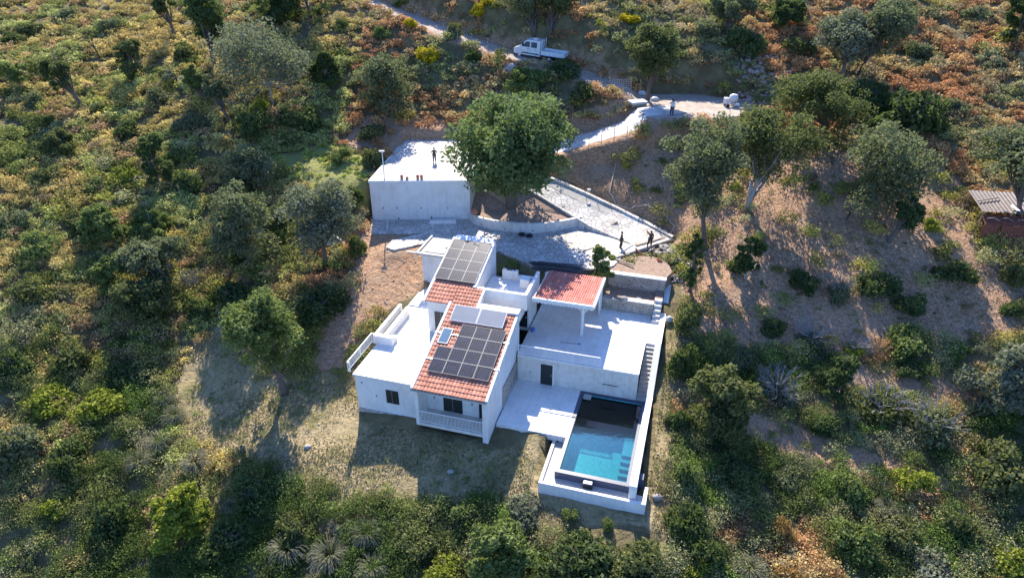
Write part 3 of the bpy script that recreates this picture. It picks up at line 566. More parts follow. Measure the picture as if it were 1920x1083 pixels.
def gzm(x,y):
    """height on the terrain mesh"""
    i=np.clip(np.searchsorted(gx,x)-1,0,nx-2); j=np.clip(np.searchsorted(gy,y)-1,0,ny-2)
    fx=(x-gx[i])/(gx[i+1]-gx[i]); fy=(y-gy[j])/(gy[j+1]-gy[j])
    return (GZ[j,i]*(1-fx)+GZ[j,i+1]*fx)*(1-fy)+(GZ[j+1,i]*(1-fx)+GZ[j+1,i+1]*fx)*fy
# road and ramp sheets
def strip(name,L,hw,m,seed):
    L=[Vector(p) for p in L]; pts=[]
    for a,b in zip(L[:-1],L[1:]):
        k=max(2,int((b-a).length/.5)); pts+=[a.lerp(b,i/k) for i in range(k)]
    pts.append(L[-1]); rn=random.Random(seed); mb=MB(); W_=9; e0=e1=0
    for i,p in enumerate(pts):
        d=(pts[min(i+2,len(pts)-1)]-pts[max(i-2,0)]); d.z=0; d.normalize(); nrm=Vector((-d.y,d.x,0)); e0=e0*.8+rn.uniform(-.12,.12); e1=e1*.8+rn.uniform(-.12,.12)
        for k in range(W_):
            s=-1+2*k/(W_-1); w=hw+(e0 if s<0 else e1); q=p+nrm*s*w
            z=gzm(q.x,q.y)+(.07 if abs(s)<.99 else -.05)
            mb.v.append((q.x,q.y,float(z)))
    for i in range(len(pts)-1):
        for k in range(W_-1): mb.f.append((i*W_+k,(i+1)*W_+k,(i+1)*W_+k+1,i*W_+k+1))
    o=mb.build(name,m,org=(0,0,0),frame='world',smooth=True); 
    return tag(o,kind='structure')
strip('dirt_road',ROAD,1.95,M['track'],1)
strip('white_stone_ramp',RAMP,2.15,M['rubblewhite'],2)
o=MB().prism([tuple(p) for p in JUNC],13.2,13.57).build('road_junction',M['track'],org=(0,0,0),frame='world'); tag(o,kind='structure')
o=MB().prism([tuple(p) for p in COURT],3.2,4.9).build('paved_courtyard',M['crazy'],org=(0,0,0),frame='world'); tag(o,kind='structure')
# bed soil between curved wall and walk
CW=[(-4.46,67.39),(-3.9,66.4),(-3.2,65.75),(-2.1,65.15),(-.74,64.64),(.7,64.3),(2.13,64.2),(3.5,64.45),(4.91,64.93),(6.3,65.6),(7.55,66.3)]
WR=[(*(16.15,63.11),4.93),(*(13.70,65.77),5.43),(*(10.71,67.96),6.23),(*(7.84,69.72),7.03),(*(4.93,71.27),7.83),(*(2.33,72.08),8.6),(*(0.35,71.82),9.36)]
WL=[(*(11.94,61.53),4.93),(*(9.84,63.42),5.08),(*(7.67,65.11),5.43),(*(5.14,67.25),6.23),(*(2.28,69.37),7.23),(*(0.00,69.59),8.2),(*(-1.96,69.20),9.36)]
wk=MB()
for k in range(6):
    a,b,c_,d_=WL[k],WR[k],WR[k+1],WL[k+1]; lo=lambda p:(p[0],p[1],p[2]-1.1)
    wk.poly([a,b,c_,d_]); wk.poly([lo(a),a,d_,lo(d_)]); wk.poly([b,lo(b),lo(c_),c_])
wk.poly([lo(WL[0]),lo(WR[0]),WR[0],WL[0]])
tag(wk.build('sloping_walkway',M['crazy'],org=(0,0,0),frame='world'),kind='structure')
WALK=[(7.7,66.3,5.4)]+[(p[0]+.1,p[1],p[2]-.08) for p in WL[3:6]]+[(WL[6][0],WL[6][1],8.9),(-4.35,71.2,7.4),(-4.4,68.,5.8)]
bed=MB(); ctr=(.2,67.3,6.3)
ring=[(x,y,5.6) for x,y in CW]+WALK
for k in range(len(ring)):
    a,b=ring[k],ring[(k+1)%len(ring)]; m1=((a[0]+ctr[0])/2,(a[1]+ctr[1])/2,(a[2]+6.3)/2+.08); m2=((b[0]+ctr[0])/2,(b[1]+ctr[1])/2,(b[2]+6.3)/2+.08)
    bed.poly([a,b,m2,m1]); bed.poly([m1,m2,ctr])
tag(bed.build('oak_bed_soil',M['bedsoil'],org=(0,0,0),frame='world'),kind='structure')
# ---------------------------------------------------------------- patio, terraces
def st(name,mb,m,bevel=0): return tag(mb.build(name,m,bevel=bevel),kind='structure')
st('pool_patio',MB().box(-5.4,-.02,3.62,9.4,-.55,0),M['floor'])
# ---------------------------------------------------------------- swimming pool
pool=thing('swimming_pool','dark tiled rectangular pool with turquoise water beside the patio','swimming pool',(0,0,0))
cp=MB().box(0,.28,0,9.38,-.06,.0).box(.28,5.15,0,.33,-.06,.0).box(.28,5.15,9.1,9.38,-.06,0)
cp.build('coping',M['poolfoot'],pool)
sh=MB().box(0,.25,0,9.38,-2.6,-.062).box(.25,5.2,0,.3,-2.6,-.062).box(.25,5.2,9.15,9.38,-2.6,-.062).box(4.95,5.2,.3,9.15,-2.6,-.062)
sh.build('basin_wall',M['poolfoot'],pool)
MB().box(.25,4.95,.3,9.15,-2.7,-1.75).build('basin_floor',M['pooltile'],pool)
# inner lining
MB().box(.25,.27,.3,9.15,-1.75,-.1).box(.27,4.2,.3,.32,-1.75,-.1).box(.27,4.95,9.13,9.15,-1.75,-.1).build('basin_lining',M['pooltile'],pool)
MB().box(4.2,5.2,3.35,9.1,-1.74,-.42).build('bench',M['poolledge'],pool,bevel=.01)
MB().box(.27,4.2,7.1,9.13,-1.74,-.9).build('deep_step',M['shadetile'],pool)
for k in range(6): MB().box(4.2,5.15,3.35-.5*(k+1),3.35-.5*k-.004,-1.745,-.62-.2*k).build('step',M['poolledge'],pool,bevel=.01)
MB().box(.29,5.14,.34,9.09,-.17,-.165).build('water',M['water'],pool)
MB().box(.35,.95,8.55,9.05,-.12,.03).build('skimmer_lid',M['concrete'],pool)
# ---------------------------------------------------------------- trough with pebbles round the pool
tr=thing('pebble_trough','low white trough full of white pebbles round the front of the pool','planter',(-.95,-.68,-1.3))
MB().box(-.95,6.45,-.9,-.68,-1.9,-.45).build('front_wall',M['plaster'],tr,bevel=.01)
MB().box(-.95,-.72,-.679,3.84,-1.6,-.45).build('side_wall',M['plaster_old'],tr,bevel=.01)
MB().box(6.2,6.45,-.679,.74,-1.9,-.45).build('side_wall',M['plaster'],tr,bevel=.01)
MB().box(5.72,6.05,.9,1.5,-1.9,.0).build('end_pillar',M['poolfoot'],tr,bevel=.01)
MB().box(-.719,6.199,-.679,-.003,-1.5,-.6).box(-.719,-.003,-.003,3.8,-1.5,-.6).build('pebbles',M['pebble'],tr)
b=thing('pool_floodlight','small black and white floodlight box on the pebble trough','floodlight',(2.2,-.35,-.6))
MB().box(2.05,2.75,-.45,-.05,-.55,-.2).build('housing',M['black'],b,bevel=.02); MB().box(2.1,2.7,-.4,-.1,-.2,-.12).build('lid',M['metal_white'],b,bevel=.02)
MB().tube([(2.4,-.25,-.6),(2.4,-.25,-.5)],.05).build('foot',M['grey_metal'],b)
# ---------------------------------------------------------------- boundary wall with stairs
bw=thing('boundary_wall','long white parapet wall running down beside stairs and pool','wall',(5.2,9.4,-1))
MB().side([(-.5,-1.9),(-.5,.6),(9.3,.6),(13.7,2.85),(18.2,2.85),(22.5,3.6),(23.4,3.6),(23.4,1.5),(18.2,0.8),(9,-1.)],5.22,5.72).build('parapet',M['coping'],bw)
sc=thing('staircase','open white stair climbing from pool end to upper terrace','stairs',(4.45,9.4,0))
n_=13
MB().side([(9.42,-.5),(9.42,.02),(13.9,2.3),(13.9,-.5)],4.5,5.2).build('stringer',M['plaster_old'],sc)
for k in range(n_):
    u=9.42+k*(4.45/n_); z=.2+k*(2.35/n_)
    MB().box(4.47,5.21,u,u+4.45/n_+.03,z-.21,z).build('step',M['concrete'],sc)
# ---------------------------------------------------------------- upper terrace and its retaining wall
rw=thing('retaining_wall','pale retaining wall with dark door below the upper terrace','wall',(-5.4,9.4,0))
MB().box(-5.35,4.44,9.42,9.7,-.5,2.39).build('wall_face',M['plaster_old'],rw)
d=MB().box(-3.38,-2.4,9.36,9.415,.02,2.0).build('door',M['shutter'],rw); MB().box(-2.52,-2.48,9.3,9.355,.95,1.1).build('handle',M['alu'],d)
MB().box(-3.48,-3.385,9.385,9.418,0,2.08).box(-2.395,-2.3,9.385,9.418,0,2.08).box(-3.385,-2.395,9.385,9.418,2.01,2.08).build('door_frame',M['coping'],rw)
MB().box(1.7,2.95,9.385,9.418,1.0,1.06).build('slot_vent',M['shutter'],rw)
MB().box(-4.3,-4.22,9.39,9.418,.95,1.03).build('junction_box',M['shutter'],rw)
st('upper_terrace',MB().box(-5.37,4.46,9.36,18.3,2.4,2.55).box(4.461,5.219,13.92,17.5,2.3,2.55),M['floor'])
def railing(name,label,pts,z0,h,gap=.11,frame='house',group=None):
    o=thing(name,label,'railing',(*pts[0],z0),group)
    a=MB();c=MB();p=MB();bt=MB()
    for (x0,y0),(x1,y1) in zip(pts[:-1],pts[1:]):
        a.tube([(x0,y0,z0+h),(x1,y1,z0+h)],.05,6); bt.tube([(x0,y0,z0+.1),(x1,y1,z0+.1)],.025,6)
        L=math.hypot(x1-x0,y1-y0); n=int(L/gap)
        for k in range(1,n): f=k/n; c.tube([(x0+(x1-x0)*f,y0+(y1-y0)*f,z0+.1),(x0+(x1-x0)*f,y0+(y1-y0)*f,z0+h)],.015,4,False)
        m_=max(1,int(L/1.9))
        for k in range(m_+1):
            f=k/m_; MB().tube([(x0+(x1-x0)*f,y0+(y1-y0)*f,z0),(x0+(x1-x0)*f,y0+(y1-y0)*f,z0+h)],.033,6).build('post',M['metal_white'],o)
    a.build('top_rail',M['metal_white'],o); bt.build('bottom_rail',M['metal_white'],o); c.build('balusters',M['metal_white'],o); return o
railing('railing','white baluster railing along the front of the upper terrace',[(-5.3,9.5),(1.35,9.5)],2.55,.85)
railing('railing','white railing at the left edge of the sunlit roof terrace',[(-17.05,3.2),(-17.25,3.2),(-17.25,7.4),(-17.0,7.4)],2.75,.9)
# ---------------------------------------------------------------- stone terraces behind
s1=thing('stone_wall','rough stone wall at the back of the upper terrace','wall',(0,18.3,2.4))
MB().box(.02,4.5,18.3,18.75,2.2,3.72).build('masonry',M['stonewall'],s1); MB().box(1.9,4.5,18.24,18.8,3.722,3.8).build('cap',M['plaster_old'],s1)
sp_=thing('stone_steps','short worn steps at the right end of the lower stone wall','steps',(4.5,17.6,2.5))
for k in range(5): MB().box(4.55,5.2,17.2+.42*k,17.2+.42*k+.415,2.3,2.8+.26*k).build('step',M['plaster_old'],sp_,bevel=.02)
s2=thing('stone_wall','upper stone wall with cement cap below the dirt bed','wall',(0,21.4,3))
MB().box(0,5.2,21.2,21.6,2.6,4.66).build('masonry',M['stonewall'],s2); MB().box(-.1,5.25,21.14,21.66,4.662,4.76).build('cap',M['coping'],s2)
st('planting_terrace',MB().box(0,4.5,18.752,21.199,2.6,3.35).box(4.5,5.19,19.4,21.199,2.6,3.6),M['bedsoil'])
st('upper_bed',MB().prism([(-.1,21.67),(5.2,21.67),(5.6,22.8),(5.3,23.9),(4.6,24.9),(3.6,25.3),(2.4,25.1),(1.2,24.4),(.1,24.3),(-.4,23.2)],3.4,lambda x,y:4.74+.04*(y-21.7)),M['bedsoil'])
# ---------------------------------------------------------------- house
rz=lambda u:3.55+.29*(u-1.7)
house=thing('villa','white split-level villa with terracotta roof and solar panels','house',(-9,9,-1.2))
SL=lambda u:rz(u)-.16
w=MB()
w.side([(3.7,-1.8),(3.7,SL(3.7)),(10.45,SL(10.45)),(10.45,-1.8)],-11.2,-5.5)
w.build('main_wall',M['plaster'],house)
MB().side([(1.95,-1.8),(1.95,SL(1.95)),(3.699,SL(3.7)),(3.699,-1.8)],-5.92,-5.5).build('porch_pillar',M['plaster'],house)
MB().side([(1.95,.0),(1.95,SL(1.95)),(3.699,SL(3.7)),(3.699,.0)],-11.2,-10.93).build('porch_pillar',M['plaster'],house)
MB().box(-10.929,-5.921,1.97,2.2,3.05,SL(1.97)).build('porch_beam',M['plaster'],house)
MB().box(-11.2,-5.921,1.96,3.699,-.05,.22).build('porch_floor',M['plaster_old'],house)
pw=MB().box(-9.62,-8.1,3.64,3.698,.3,1.62).build('window',M['shutter'],house); MB().box(-8.88,-8.84,3.6,3.639,.3,1.62).build('mullion',M['grey_metal'],pw)
MB().box(-6.75,-6.2,3.64,3.698,.25,1.62).build('window',M['shutter'],house)  # dark panel added in place of an open slot, not a real window
for v in(-10.4,-7.35): MB().box(v,v+.1,3.6,3.698,1.35,1.5).build('wall_lamp',M['grey_metal'],house)
pr=MB().tube([(-10.92,2.02,1.3),(-5.93,2.02,1.3)],.035,6)
for k in range(46): f=-10.88+k*(4.92/45); pr.tube([(f,2.02,.3),(f,2.02,1.3)],.016,4,False)
pr.tube([(-10.92,2.02,.33),(-5.93,2.02,.33)],.025,6); pr.build('porch_railing',M['metal_white'],house)
# upper body
MB().side([(10.46,2.),(10.46,SL(10.46)),(12.05,SL(12.05)),(12.05,2.)],-11.19,-8.95).build('stair_hall_wall',M['plaster'],house)
MB().side([(10.25,2.3),(10.25,SL(10.25)),(17.4,SL(17.4)),(17.4,2.3)],-13.35,-11.2).build('upper_wall',M['plaster'],house)
MB().side([(12.051,2.),(12.051,SL(12.05)),(17.4,SL(17.4)),(17.4,2.)],-11.198,-9.72).build('upper_wall',M['plaster'],house)
MB().box(-9.719,-5.5,13.5,16.2,2.2,5.1).build('terrace_room_wall',M['plaster'],house)
dr=MB().box(-12.75,-11.55,10.19,10.248,2.76,4.85).build('door',M['shutter'],house); MB().box(-12.18,-12.14,10.15,10.189,2.76,4.85).build('mullion',M['grey_metal'],dr)
dr=MB().box(-6.6,-5.62,13.44,13.498,2.56,4.75).build('door',M['shutter'],house); MB().box(-5.75,-5.7,13.38,13.439,3.5,3.65).build('handle',M['alu'],dr)
# stone cladding beside the patio
MB().box(-5.499,-5.38,5.6,9.36,.0,1.9).build('stone_cladding',M['stonewall'],house)
MB().box(-5.499,-5.45,6.4,7.3,.02,1.95).build('doorway',M['shutter'],house) if False else None
# left wing
MB().box(-16.7,-11.201,3.15,17.3,-1.9,2.6).build('left_wing_wall',M['plaster'],house)
MB().box(-16.72,-11.9,3.1,3.149,-2.2,-.55).build('plinth',M['plinth'],house)
MB().box(-16.82,-11.202,3.04,17.32,2.601,2.75).build('roof_terrace_floor',M['coping'],house)
wn=MB().box(-14.15,-13.12,3.09,3.148,.5,1.75).build('window',M['shutter'],house); MB().box(-13.66,-13.62,3.06,3.089,.5,1.75).build('mullion',M['grey_metal'],wn)
for v,z in((-16.2,1.95),(-15.05,.9)): MB().box(v,v+.09,3.08,3.148,z,z+.09).build('wall_lamp',M['grey_metal'],house)
MB().tube([(-11.36,3.05,-1.4),(-11.36,3.05,2.5)],.05,8).build('downpipe',M['metal_white'],house)
# annex
MB().box(-16.9,-13.351,17.65,20.6,2.,6.0).build('annex_wall',M['plaster'],house)
MB().box(-17.3,-13.42,17.42,20.9,6.001,6.2).build('annex_roof',M['concrete'],house)
MB().box(-16.6,-13.5,17.8,20.8,6.201,6.26).build('annex_gravel',M['rubblewhite'],house)
for z_,vv in((6.27,-16.75),): 
    MB().box(vv-.5,vv-.35,17.2,21.0,6.262,6.36).build('loose_plank',M['coping'],house)
MB().box(-18.225,-14.2,17.25,17.4,6.21,6.3).build('gutter_board',M['coping'],house)
# roof tiles
def tiles(v0,v1,u0,u1,zf_,pitch,row,name,m,parent,amp=.055,seed=1,step=.05,ref=(0,0)):
    rn=random.Random(seed); n=max(1,round((v1-v0)/pitch)); p=(v1-v0)/n; r=max(1,round((u1-u0)/row)); rr=(u1-u0)/r; mb=MB(); K=6
    for j in range(r):
        ua,ub=u0+j*rr,u0+(j+1)*rr+.03
        for i in range(n):
            tone=min(1,max(0,rn.gauss(.5,.2))); base=len(mb.v); jz=rn.uniform(-.008,.008)
            for (uu,dz) in((ua,step),(ub,0)):
                for k in range(K+1):
                    f=k/K; x=v0+(i+f)*p; z=zf_(uu)+amp*(math.sin(math.pi*f)**.8)+dz+jz
                    mb.v.append((x,uu,z)); mb.col.append(tone)
            for k in range(K): a=base+k; mb.f.append((a,a+1,a+K+2,a+K+1))
            base2=len(mb.v)  # front lip
            for k in range(K+1):
                x=v0+(i+k/K)*p; zt=zf_(ua)+amp*(math.sin(math.pi*k/K)**.8)+step+jz
                mb.v+= [(x,ua,zt),(x,ua,zf_(ua)-.03)]; mb.col+=[tone*.7]*2
            for k in range(K): a=base2+2*k; mb.f.append((a,a+1,a+3,a+2))
    return mb.build(name,m,parent)
roof=MB().side([(1.72,rz(1.72)-.16),(1.72,rz(1.72)-.04),(9.78,rz(9.78)-.04),(9.78,rz(9.78)-.16)],-11.3,-5.42)
roof=roof.build('roof_slab',M['coping'],house)
MB().side([(10.0,rz(10)-.155),(10.0,rz(10)-.04),(17.5,rz(17.5)-.04),(17.5,rz(17.5)-.155)],-13.55,-11.305).build('roof_slab',M['coping'],house)
MB().side([(9.785,rz(9.785)-.157),(9.785,rz(9.785)-.04),(12.1,rz(12.1)-.04),(12.1,rz(12.1)-.157)],-11.3,-8.9).build('roof_slab',M['coping'],house)
MB().side([(12.1,rz(12.1)-.153),(12.1,rz(12.1)-.04),(17.5,rz(17.5)-.04),(17.5,rz(17.5)-.153)],-11.3,-9.66).build('roof_slab',M['coping'],house)
tiles(-11.12,-5.6,1.66,9.78,rz,.28,.4,'roof_tiles',M['tile'],house,seed=1)
tiles(-11.12,-9.0,9.8,12.1,rz,.28,.4,'roof_tiles',M['tile'],house,seed=2)
tiles(-13.4,-11.14,9.96,12.1,rz,.28,.4,'roof_tiles',M['tile'],house,seed=3)
tiles(-13.4,-9.9,12.12,17.3,rz,.28,.4,'roof_tiles',M['tile'],house,seed=4)
def verge(v0,v1,u0,u1,h=.1,name='verge'): return MB().side([(u0,rz(u0)-.2),(u0,rz(u0)+h),(u1,rz(u1)+h),(u1,rz(u1)-.2)],v0,v1).build(name,M['coping'],house)
verge(-11.34,-11.14,1.68,10.2); verge(-5.6,-5.4,1.68,9.7); verge(-13.62,-13.4,9.9,17.6); verge(-9.0,-8.82,9.8,12.05); verge(-9.92,-9.66,12.0,17.6,.14); verge(-13.39,-9.93,17.3,17.9,.12)
MB().side([(12.0,4.9),(12.0,rz(12)-.2),(17.6,rz(17.6)-.2),(17.6,4.9)],-9.715,-9.66).build('gable_wall',M['plaster'],house)
MB().tube([(-11.3,1.6,3.48),(-5.45,1.6,3.48)],.055,8).build('gutter',M['grey_metal'],house)
MB().box(-8.85,-5.42,9.79,10.55,5.75,6.12).build('parapet_ledge',M['coping'],house)
MB().box(-8.85,-5.5,10.56,12.05,4.9,5.2).build('recess_roof',M['plaster_old'],house)
# belvedere
MB().box(-9.6,-5.3,12.1,16.3,5.11,5.55).build('belvedere_floor',M['floor'],house)
MB().box(-9.6,-5.301,12.0,12.099,5.11,6.6).box(-9.6,-5.3,12.1,12.3,5.551,6.6).box(-5.55,-5.3,12.301,16.3,5.551,6.6).box(-9.1,-8.85,12.0,11.9,5.2,5.3).build('belvedere_parapet',M['plaster'],house)
MB().box(-8.6,-7.2,16.0,16.3,5.551,6.45).box(-7.2,-5.56,16.05,16.3,5.551,6.0).build('belvedere_back_wall',M['plaster'],house)
MB().box(-6.7,-5.9,14.9,15.7,5.551,6.35).build('chimney',M['plaster'],house)
MB().box(-9.6,-9.0,12.05,12.3,6.5,6.62).build('ledge_corner',M['coping'],house)
for a,b_,c_ in((-8.1,16.15,.16),(-7.8,16.12,.1),(-7.55,16.15,.09)): MB().ball((a,b_,6.45+c_*.8),c_,8,6).build('roof_pot',M['black'],house,smooth=True)
# solar panels
def plane_z(u,off): return rz(u)+off
def panel(v0,v1,u0,u1,off=.2):
    ta=.29; L=math.hypot(1,ta); nu=Vector((0,-ta/L,1/L))
    def P(v,u,d): return Vector((v,u,plane_z(u,off)))+nu*d
    fr_=MB()
    def slab(mb,a0,a1,b0,b1,d0,d1):
        i=len(mb.v); mb.v+=[tuple(P(*q)) for q in((a0,b0,d0),(a1,b0,d0),(a1,b1,d0),(a0,b1,d0),(a0,b0,d1),(a1,b0,d1),(a1,b1,d1),(a0,b1,d1))]
        mb.f+=[tuple(i+k for k in q) for q in((3,2,1,0),(4,5,6,7),(0,1,5,4),(1,2,6,5),(2,3,7,6),(3,0,4,7))]
    b=MB(); slab(b,v0+.018,v1-.018,u0+.018,u1-.018,0,.035); o=b.build('solar_panel',M['solar'],house)
    slab(fr_,v0,v1,u0,u0+.018,0,.05); slab(fr_,v0,v1,u1-.018,u1,0,.05); slab(fr_,v0,v0+.018,u0+.019,u1-.019,0,.05); slab(fr_,v1-.018,v1,u0+.019,u1-.019,0,.05)
    fr_.build('panel_frame',M['panel_alu'],o)
for i in range(3):
    for j in range(4): w_=1.2; panel(-13.45+i*w_+.01,-13.45+(i+1)*w_-.01,12.3+j*1.2+.01,12.3+(j+1)*1.2-.01)
for j in range(2):
    for i in range(4): panel(-10.62+i*1.2+.01,-10.62+(i+1)*1.2-.01,3.22+j*1.18+.01,3.22+(j+1)*1.18-.01)
    for i in range(3): panel(-9.42+i*1.2+.01,-9.42+(i+1)*1.2-.01,5.6+j*1.18+.01,5.6+(j+1)*1.18-.01)
for u_ in(4.4,6.9): MB().box(-11.35,-5.35,u_,u_+.05,rz(u_)+.1,rz(u_)+.15).build('panel_rail',M['alu'],house)
for u_ in(13.4,15.9): MB().box(-13.6,-9.7,u_,u_+.05,rz(u_)+.1,rz(u_)+.15).build('panel_rail',M['alu'],house)
for i in range(2):
    a0=-10.6+i*2.2
    mb=MB().side([(8.15,rz(8.15)+.16),(9.6,rz(9.6)+.3),(9.6,rz(9.6)+.42),(8.15,rz(8.15)+.28)],a0,a0+2.17); o=mb.build('thermal_collector',M['alu'],house)
    MB().side([(8.2,rz(8.2)+.283),(9.55,rz(9.55)+.418),(9.55,rz(9.55)+.43),(8.2,rz(8.2)+.296)],a0+.05,a0+2.12).build('collector_glass',M['collector'],o)
sk=MB().side([(5.95,rz(5.95)+.02),(7.45,rz(7.45)+.02),(7.45,rz(7.45)+.16),(5.95,rz(5.95)+.16)],-10.85,-10.0).build('skylight',M['grey_metal'],house)
MB().side([(6.05,rz(6.05)+.162),(7.35,rz(7.35)+.162),(7.35,rz(7.35)+.175),(6.05,rz(6.05)+.175)],-10.77,-10.08).build('pane',M['skyglass'],sk)
# masonry seat on left terrace
bs=thing('masonry_bench','white masonry double bench on the sunlit left terrace','bench',(-16.3,7.5,2.75))
MB().box(-17.1,-15.4,7.3,7.75,2.752,3.55).build('front_block',M['plaster'],bs); MB().box(-17.1,-16.85,7.751,12.6,2.752,3.55).build('backrest',M['plaster'],bs)
MB().box(-16.35,-16.05,7.751,12.4,2.752,3.5).build('centre_rib',M['plaster'],bs); MB().box(-15.75,-15.4,7.751,8.3,2.752,3.25).build('armrest',M['plaster'],bs)
MB().box(-16.849,-16.351,7.751,12.4,2.752,2.95).build('seat',M['concrete'],bs)
# ---------------------------------------------------------------- tiled canopy
kz=lambda u:6.0-.05*(u-12.75)
ky=thing('tiled_canopy','pink tiled canopy on a white post over the upper terrace','canopy',(-.9,13.7,2.55))
MB().side([(12.75,kz(12.75)-.12),(12.75,kz(12.75)-.02),(18.22,kz(18.22)-.02),(18.22,kz(18.22)-.12)],-5.0,.12).build('roof_deck',M['coping'],ky)
tiles(-4.9,-.02,12.86,18.22,kz,.19,1.1,'roof_tiles',M['tile_pink'],ky,amp=.075,step=.012,seed=9)
MB().side([(12.66,kz(12.7)-.2),(12.66,kz(12.7)+.05),(12.85,kz(12.8)+.05),(12.85,kz(12.8)-.2)],-5.02,.2).build('fascia',M['coping'],ky)
MB().side([(12.851,kz(12.8)-.25),(12.851,kz(12.8)+.09),(18.225,kz(18.22)+.09),(18.225,kz(18.22)-.25)],0.,.2).build('fascia',M['coping'],ky)
MB().box(-1.0,-.78,13.45,13.67,2.55,kz(13.5)-.13).build('post',M['coping'],ky,bevel=.02)
br=MB().tube([(-.89,13.56,4.7),(-1.7,13.56,kz(13.5)-.16)],.07,5).tube([(-.89,13.56,4.7),(-.1,13.56,kz(13.5)-.16)],.07,5); br.build('brace',M['coping'],ky)
MB().side([(16.2,kz(16.2)-.13),(18.22,kz(18.22)-.13),(18.29,5.0),(18.29,2.56),(17.1,2.56)],-.08,.0).build('side_wall',M['plaster'],ky)
val=MB()
for k in range(16):
    a=-5.0+k*.32; zz=kz(12.8)-.19; val.side([(12.70,zz),(12.72,zz),(12.72,zz-.12),(12.70,zz-.12)],a,a+.3).side([(12.70,zz-.121),(12.72,zz-.121),(12.72,zz-.18),(12.70,zz-.18)],a+.06,a+.24)
val.build('valance',M['coping'],ky)
o=thing('shade_wall','added plastered wall behind the tiled canopy, raised to shade the upper terrace','wall',(-5.3,18.3,2.4))
MB().box(-5.3,-.09,18.31,18.6,2.2,5.4).build('wall_face',M['plaster_old'],o)  # wall added and raised to close a sunlit gap on the terrace
# terrace small things
mp=thing('mop','blue mop lying on the shaded upper terrace','mop',(-2.2,12.2,2.56)); MB().tube([(-2.4,12.0,2.59),(-.9,12.15,2.59)],.02,5).build('handle',M['wood'],mp); MB().ball((-.8,12.16,2.6),(.13,.1,.05)).build('mop_head',M['bluebag'],mp)
mb=MB().ball((-5.0,13.,2.75),(.2,.25,.22),jit=.15,rng=random.Random(3)); tag(mb.build('plastic_bag',M['bluebag'],org=(-5.,13,2.55)),'small blue plastic bag by the villa door on the upper terrace','bag')
# ---------------------------------------------------------------- garage
gr=thing('garage','long white garage building with flat white stone roof','garage',(-10,68,4.4),frame='world')
G=[tuple(p) for p in GARAGE]
MB().prism(G,3.6,9.05).build('wall',M['plaster'],gr)
def off(P,d):
    cx=sum(p[0] for p in P)/len(P); cy=sum(p[1] for p in P)/len(P); return [(p[0]+(d if p[0]>cx else -d),p[1]+(d if p[1]>cy else -d)) for p in P]
MB().prism(off(G,.08),9.051,9.3).build('roof',M['coping'],gr); MB().prism(off(G,-.12),9.302,9.33).build('roof_paving',M['rubblewhite'],gr)
for x in(-13.6,-12.1,-9.6,-6.8): MB().box(x,x+.1,67.45,67.62,6.2,6.3).build('vent',M['grey_metal'],gr)
MB().box(-12.05,-11.95,67.5,67.6,4.95,5.2).box(-8.6,-8.5,67.5,67.62,4.95,5.3).build('tap',M['grey_metal'],gr)
o=MB().prism([(-3.3,71.),WL[6][:2],WR[6][:2],(2.5,75.5),(3.,79),(-3.4,81.5)],8.0,9.36).build('ramp_landing',M['rubblewhite'],org=(0,0,0),frame='world'); tag(o,kind='structure')
lp=thing('lamp_post','thin white lamp post at the left front corner of the garage roof','lamp post',(-13.2,68.0,9.3),frame='world')
MB().tube([(-13.2,68,9.3),(-13.2,68,12.3)],[.06,.045],8).build('pole',M['metal_white'],lp); MB().box(-13.5,-12.95,67.9,68.1,12.22,12.34).build('lamp_head',M['metal_white'],lp,bevel=.03)
for k,(x,lab) in enumerate(((-11.4,'leftmost clay chimney pot on the garage roof edge'),(-10.85,'small clay pot second from left on the garage roof edge'),(-9.75,'clay chimney pot third from left on the garage roof edge'),(-9.35,'rightmost clay chimney pot on the garage roof edge'))):
    hh=.22 if k==1 else .42
    p_=thing('chimney_pot',lab,'chimney pot',(x,67.95,9.33),'clay chimney pots on the garage roof edge',frame='world')
    MB().tube([(x,67.95,9.33),(x,67.95,9.33+hh*.5),(x,67.95,9.33+hh)],[.13,.15,.17],10).build('pot',M['terracotta'],p_,smooth=False); MB().tube([(x,67.95,9.33+hh+.01),(x,67.95,9.36+hh)],.12,10).build('flue',M['black'],p_)
# ---------------------------------------------------------------- curved planter wall
pwl=thing('curved_wall','curved pale block wall round the bed of the great oak','wall',(1,65,4.9),frame='world')
mb=MB(); n=len(CW); th=.32
nr=[]
for k in range(n):
    a=CW[max(k-1,0)]; b=CW[min(k+1,n-1)]; dx,dy=b[0]-a[0],b[1]-a[1]; L=math.hypot(dx,dy); nr.append((-dy/L,dx/L))
for k in range(n-1):
    z1=5.95-.02*abs(k-5); z2=5.95-.02*abs(k-4)
    a,b=CW[k],CW[k+1]; ai=(a[0]+nr[k][0]*th,a[1]+nr[k][1]*th); bi=(b[0]+nr[k+1][0]*th,b[1]+nr[k+1][1]*th)
    mb.poly([(*a,4.6),(*b,4.6),(*b,z2),(*a,z1)]); mb.poly([(*a,z1),(*b,z2),(*bi,z2),(*ai,z1)]); mb.poly([(*bi,4.6),(*ai,4.6),(*ai,z1),(*bi,z2)])
a=CW[0]; ai=(a[0]+nr[0][0]*th,a[1]+nr[0][1]*th); mb.poly([(*ai,4.6),(*a,4.6),(*a,5.85),(*ai,5.85)]); a=CW[-1]; ai=(a[0]+nr[-1][0]*th,a[1]+nr[-1][1]*th); mb.poly([(*a,4.6),(*ai,4.6),(*ai,5.85),(*a,5.85)])
mb.build('wall_face',M['plaster_old'],pwl)
for k in(2,4,6,8): x,y=CW[k]; MB().box(x-.05,x+.05,y-.03,y+.05,5.15,5.25).build('weep_hole',M['black'],pwl)
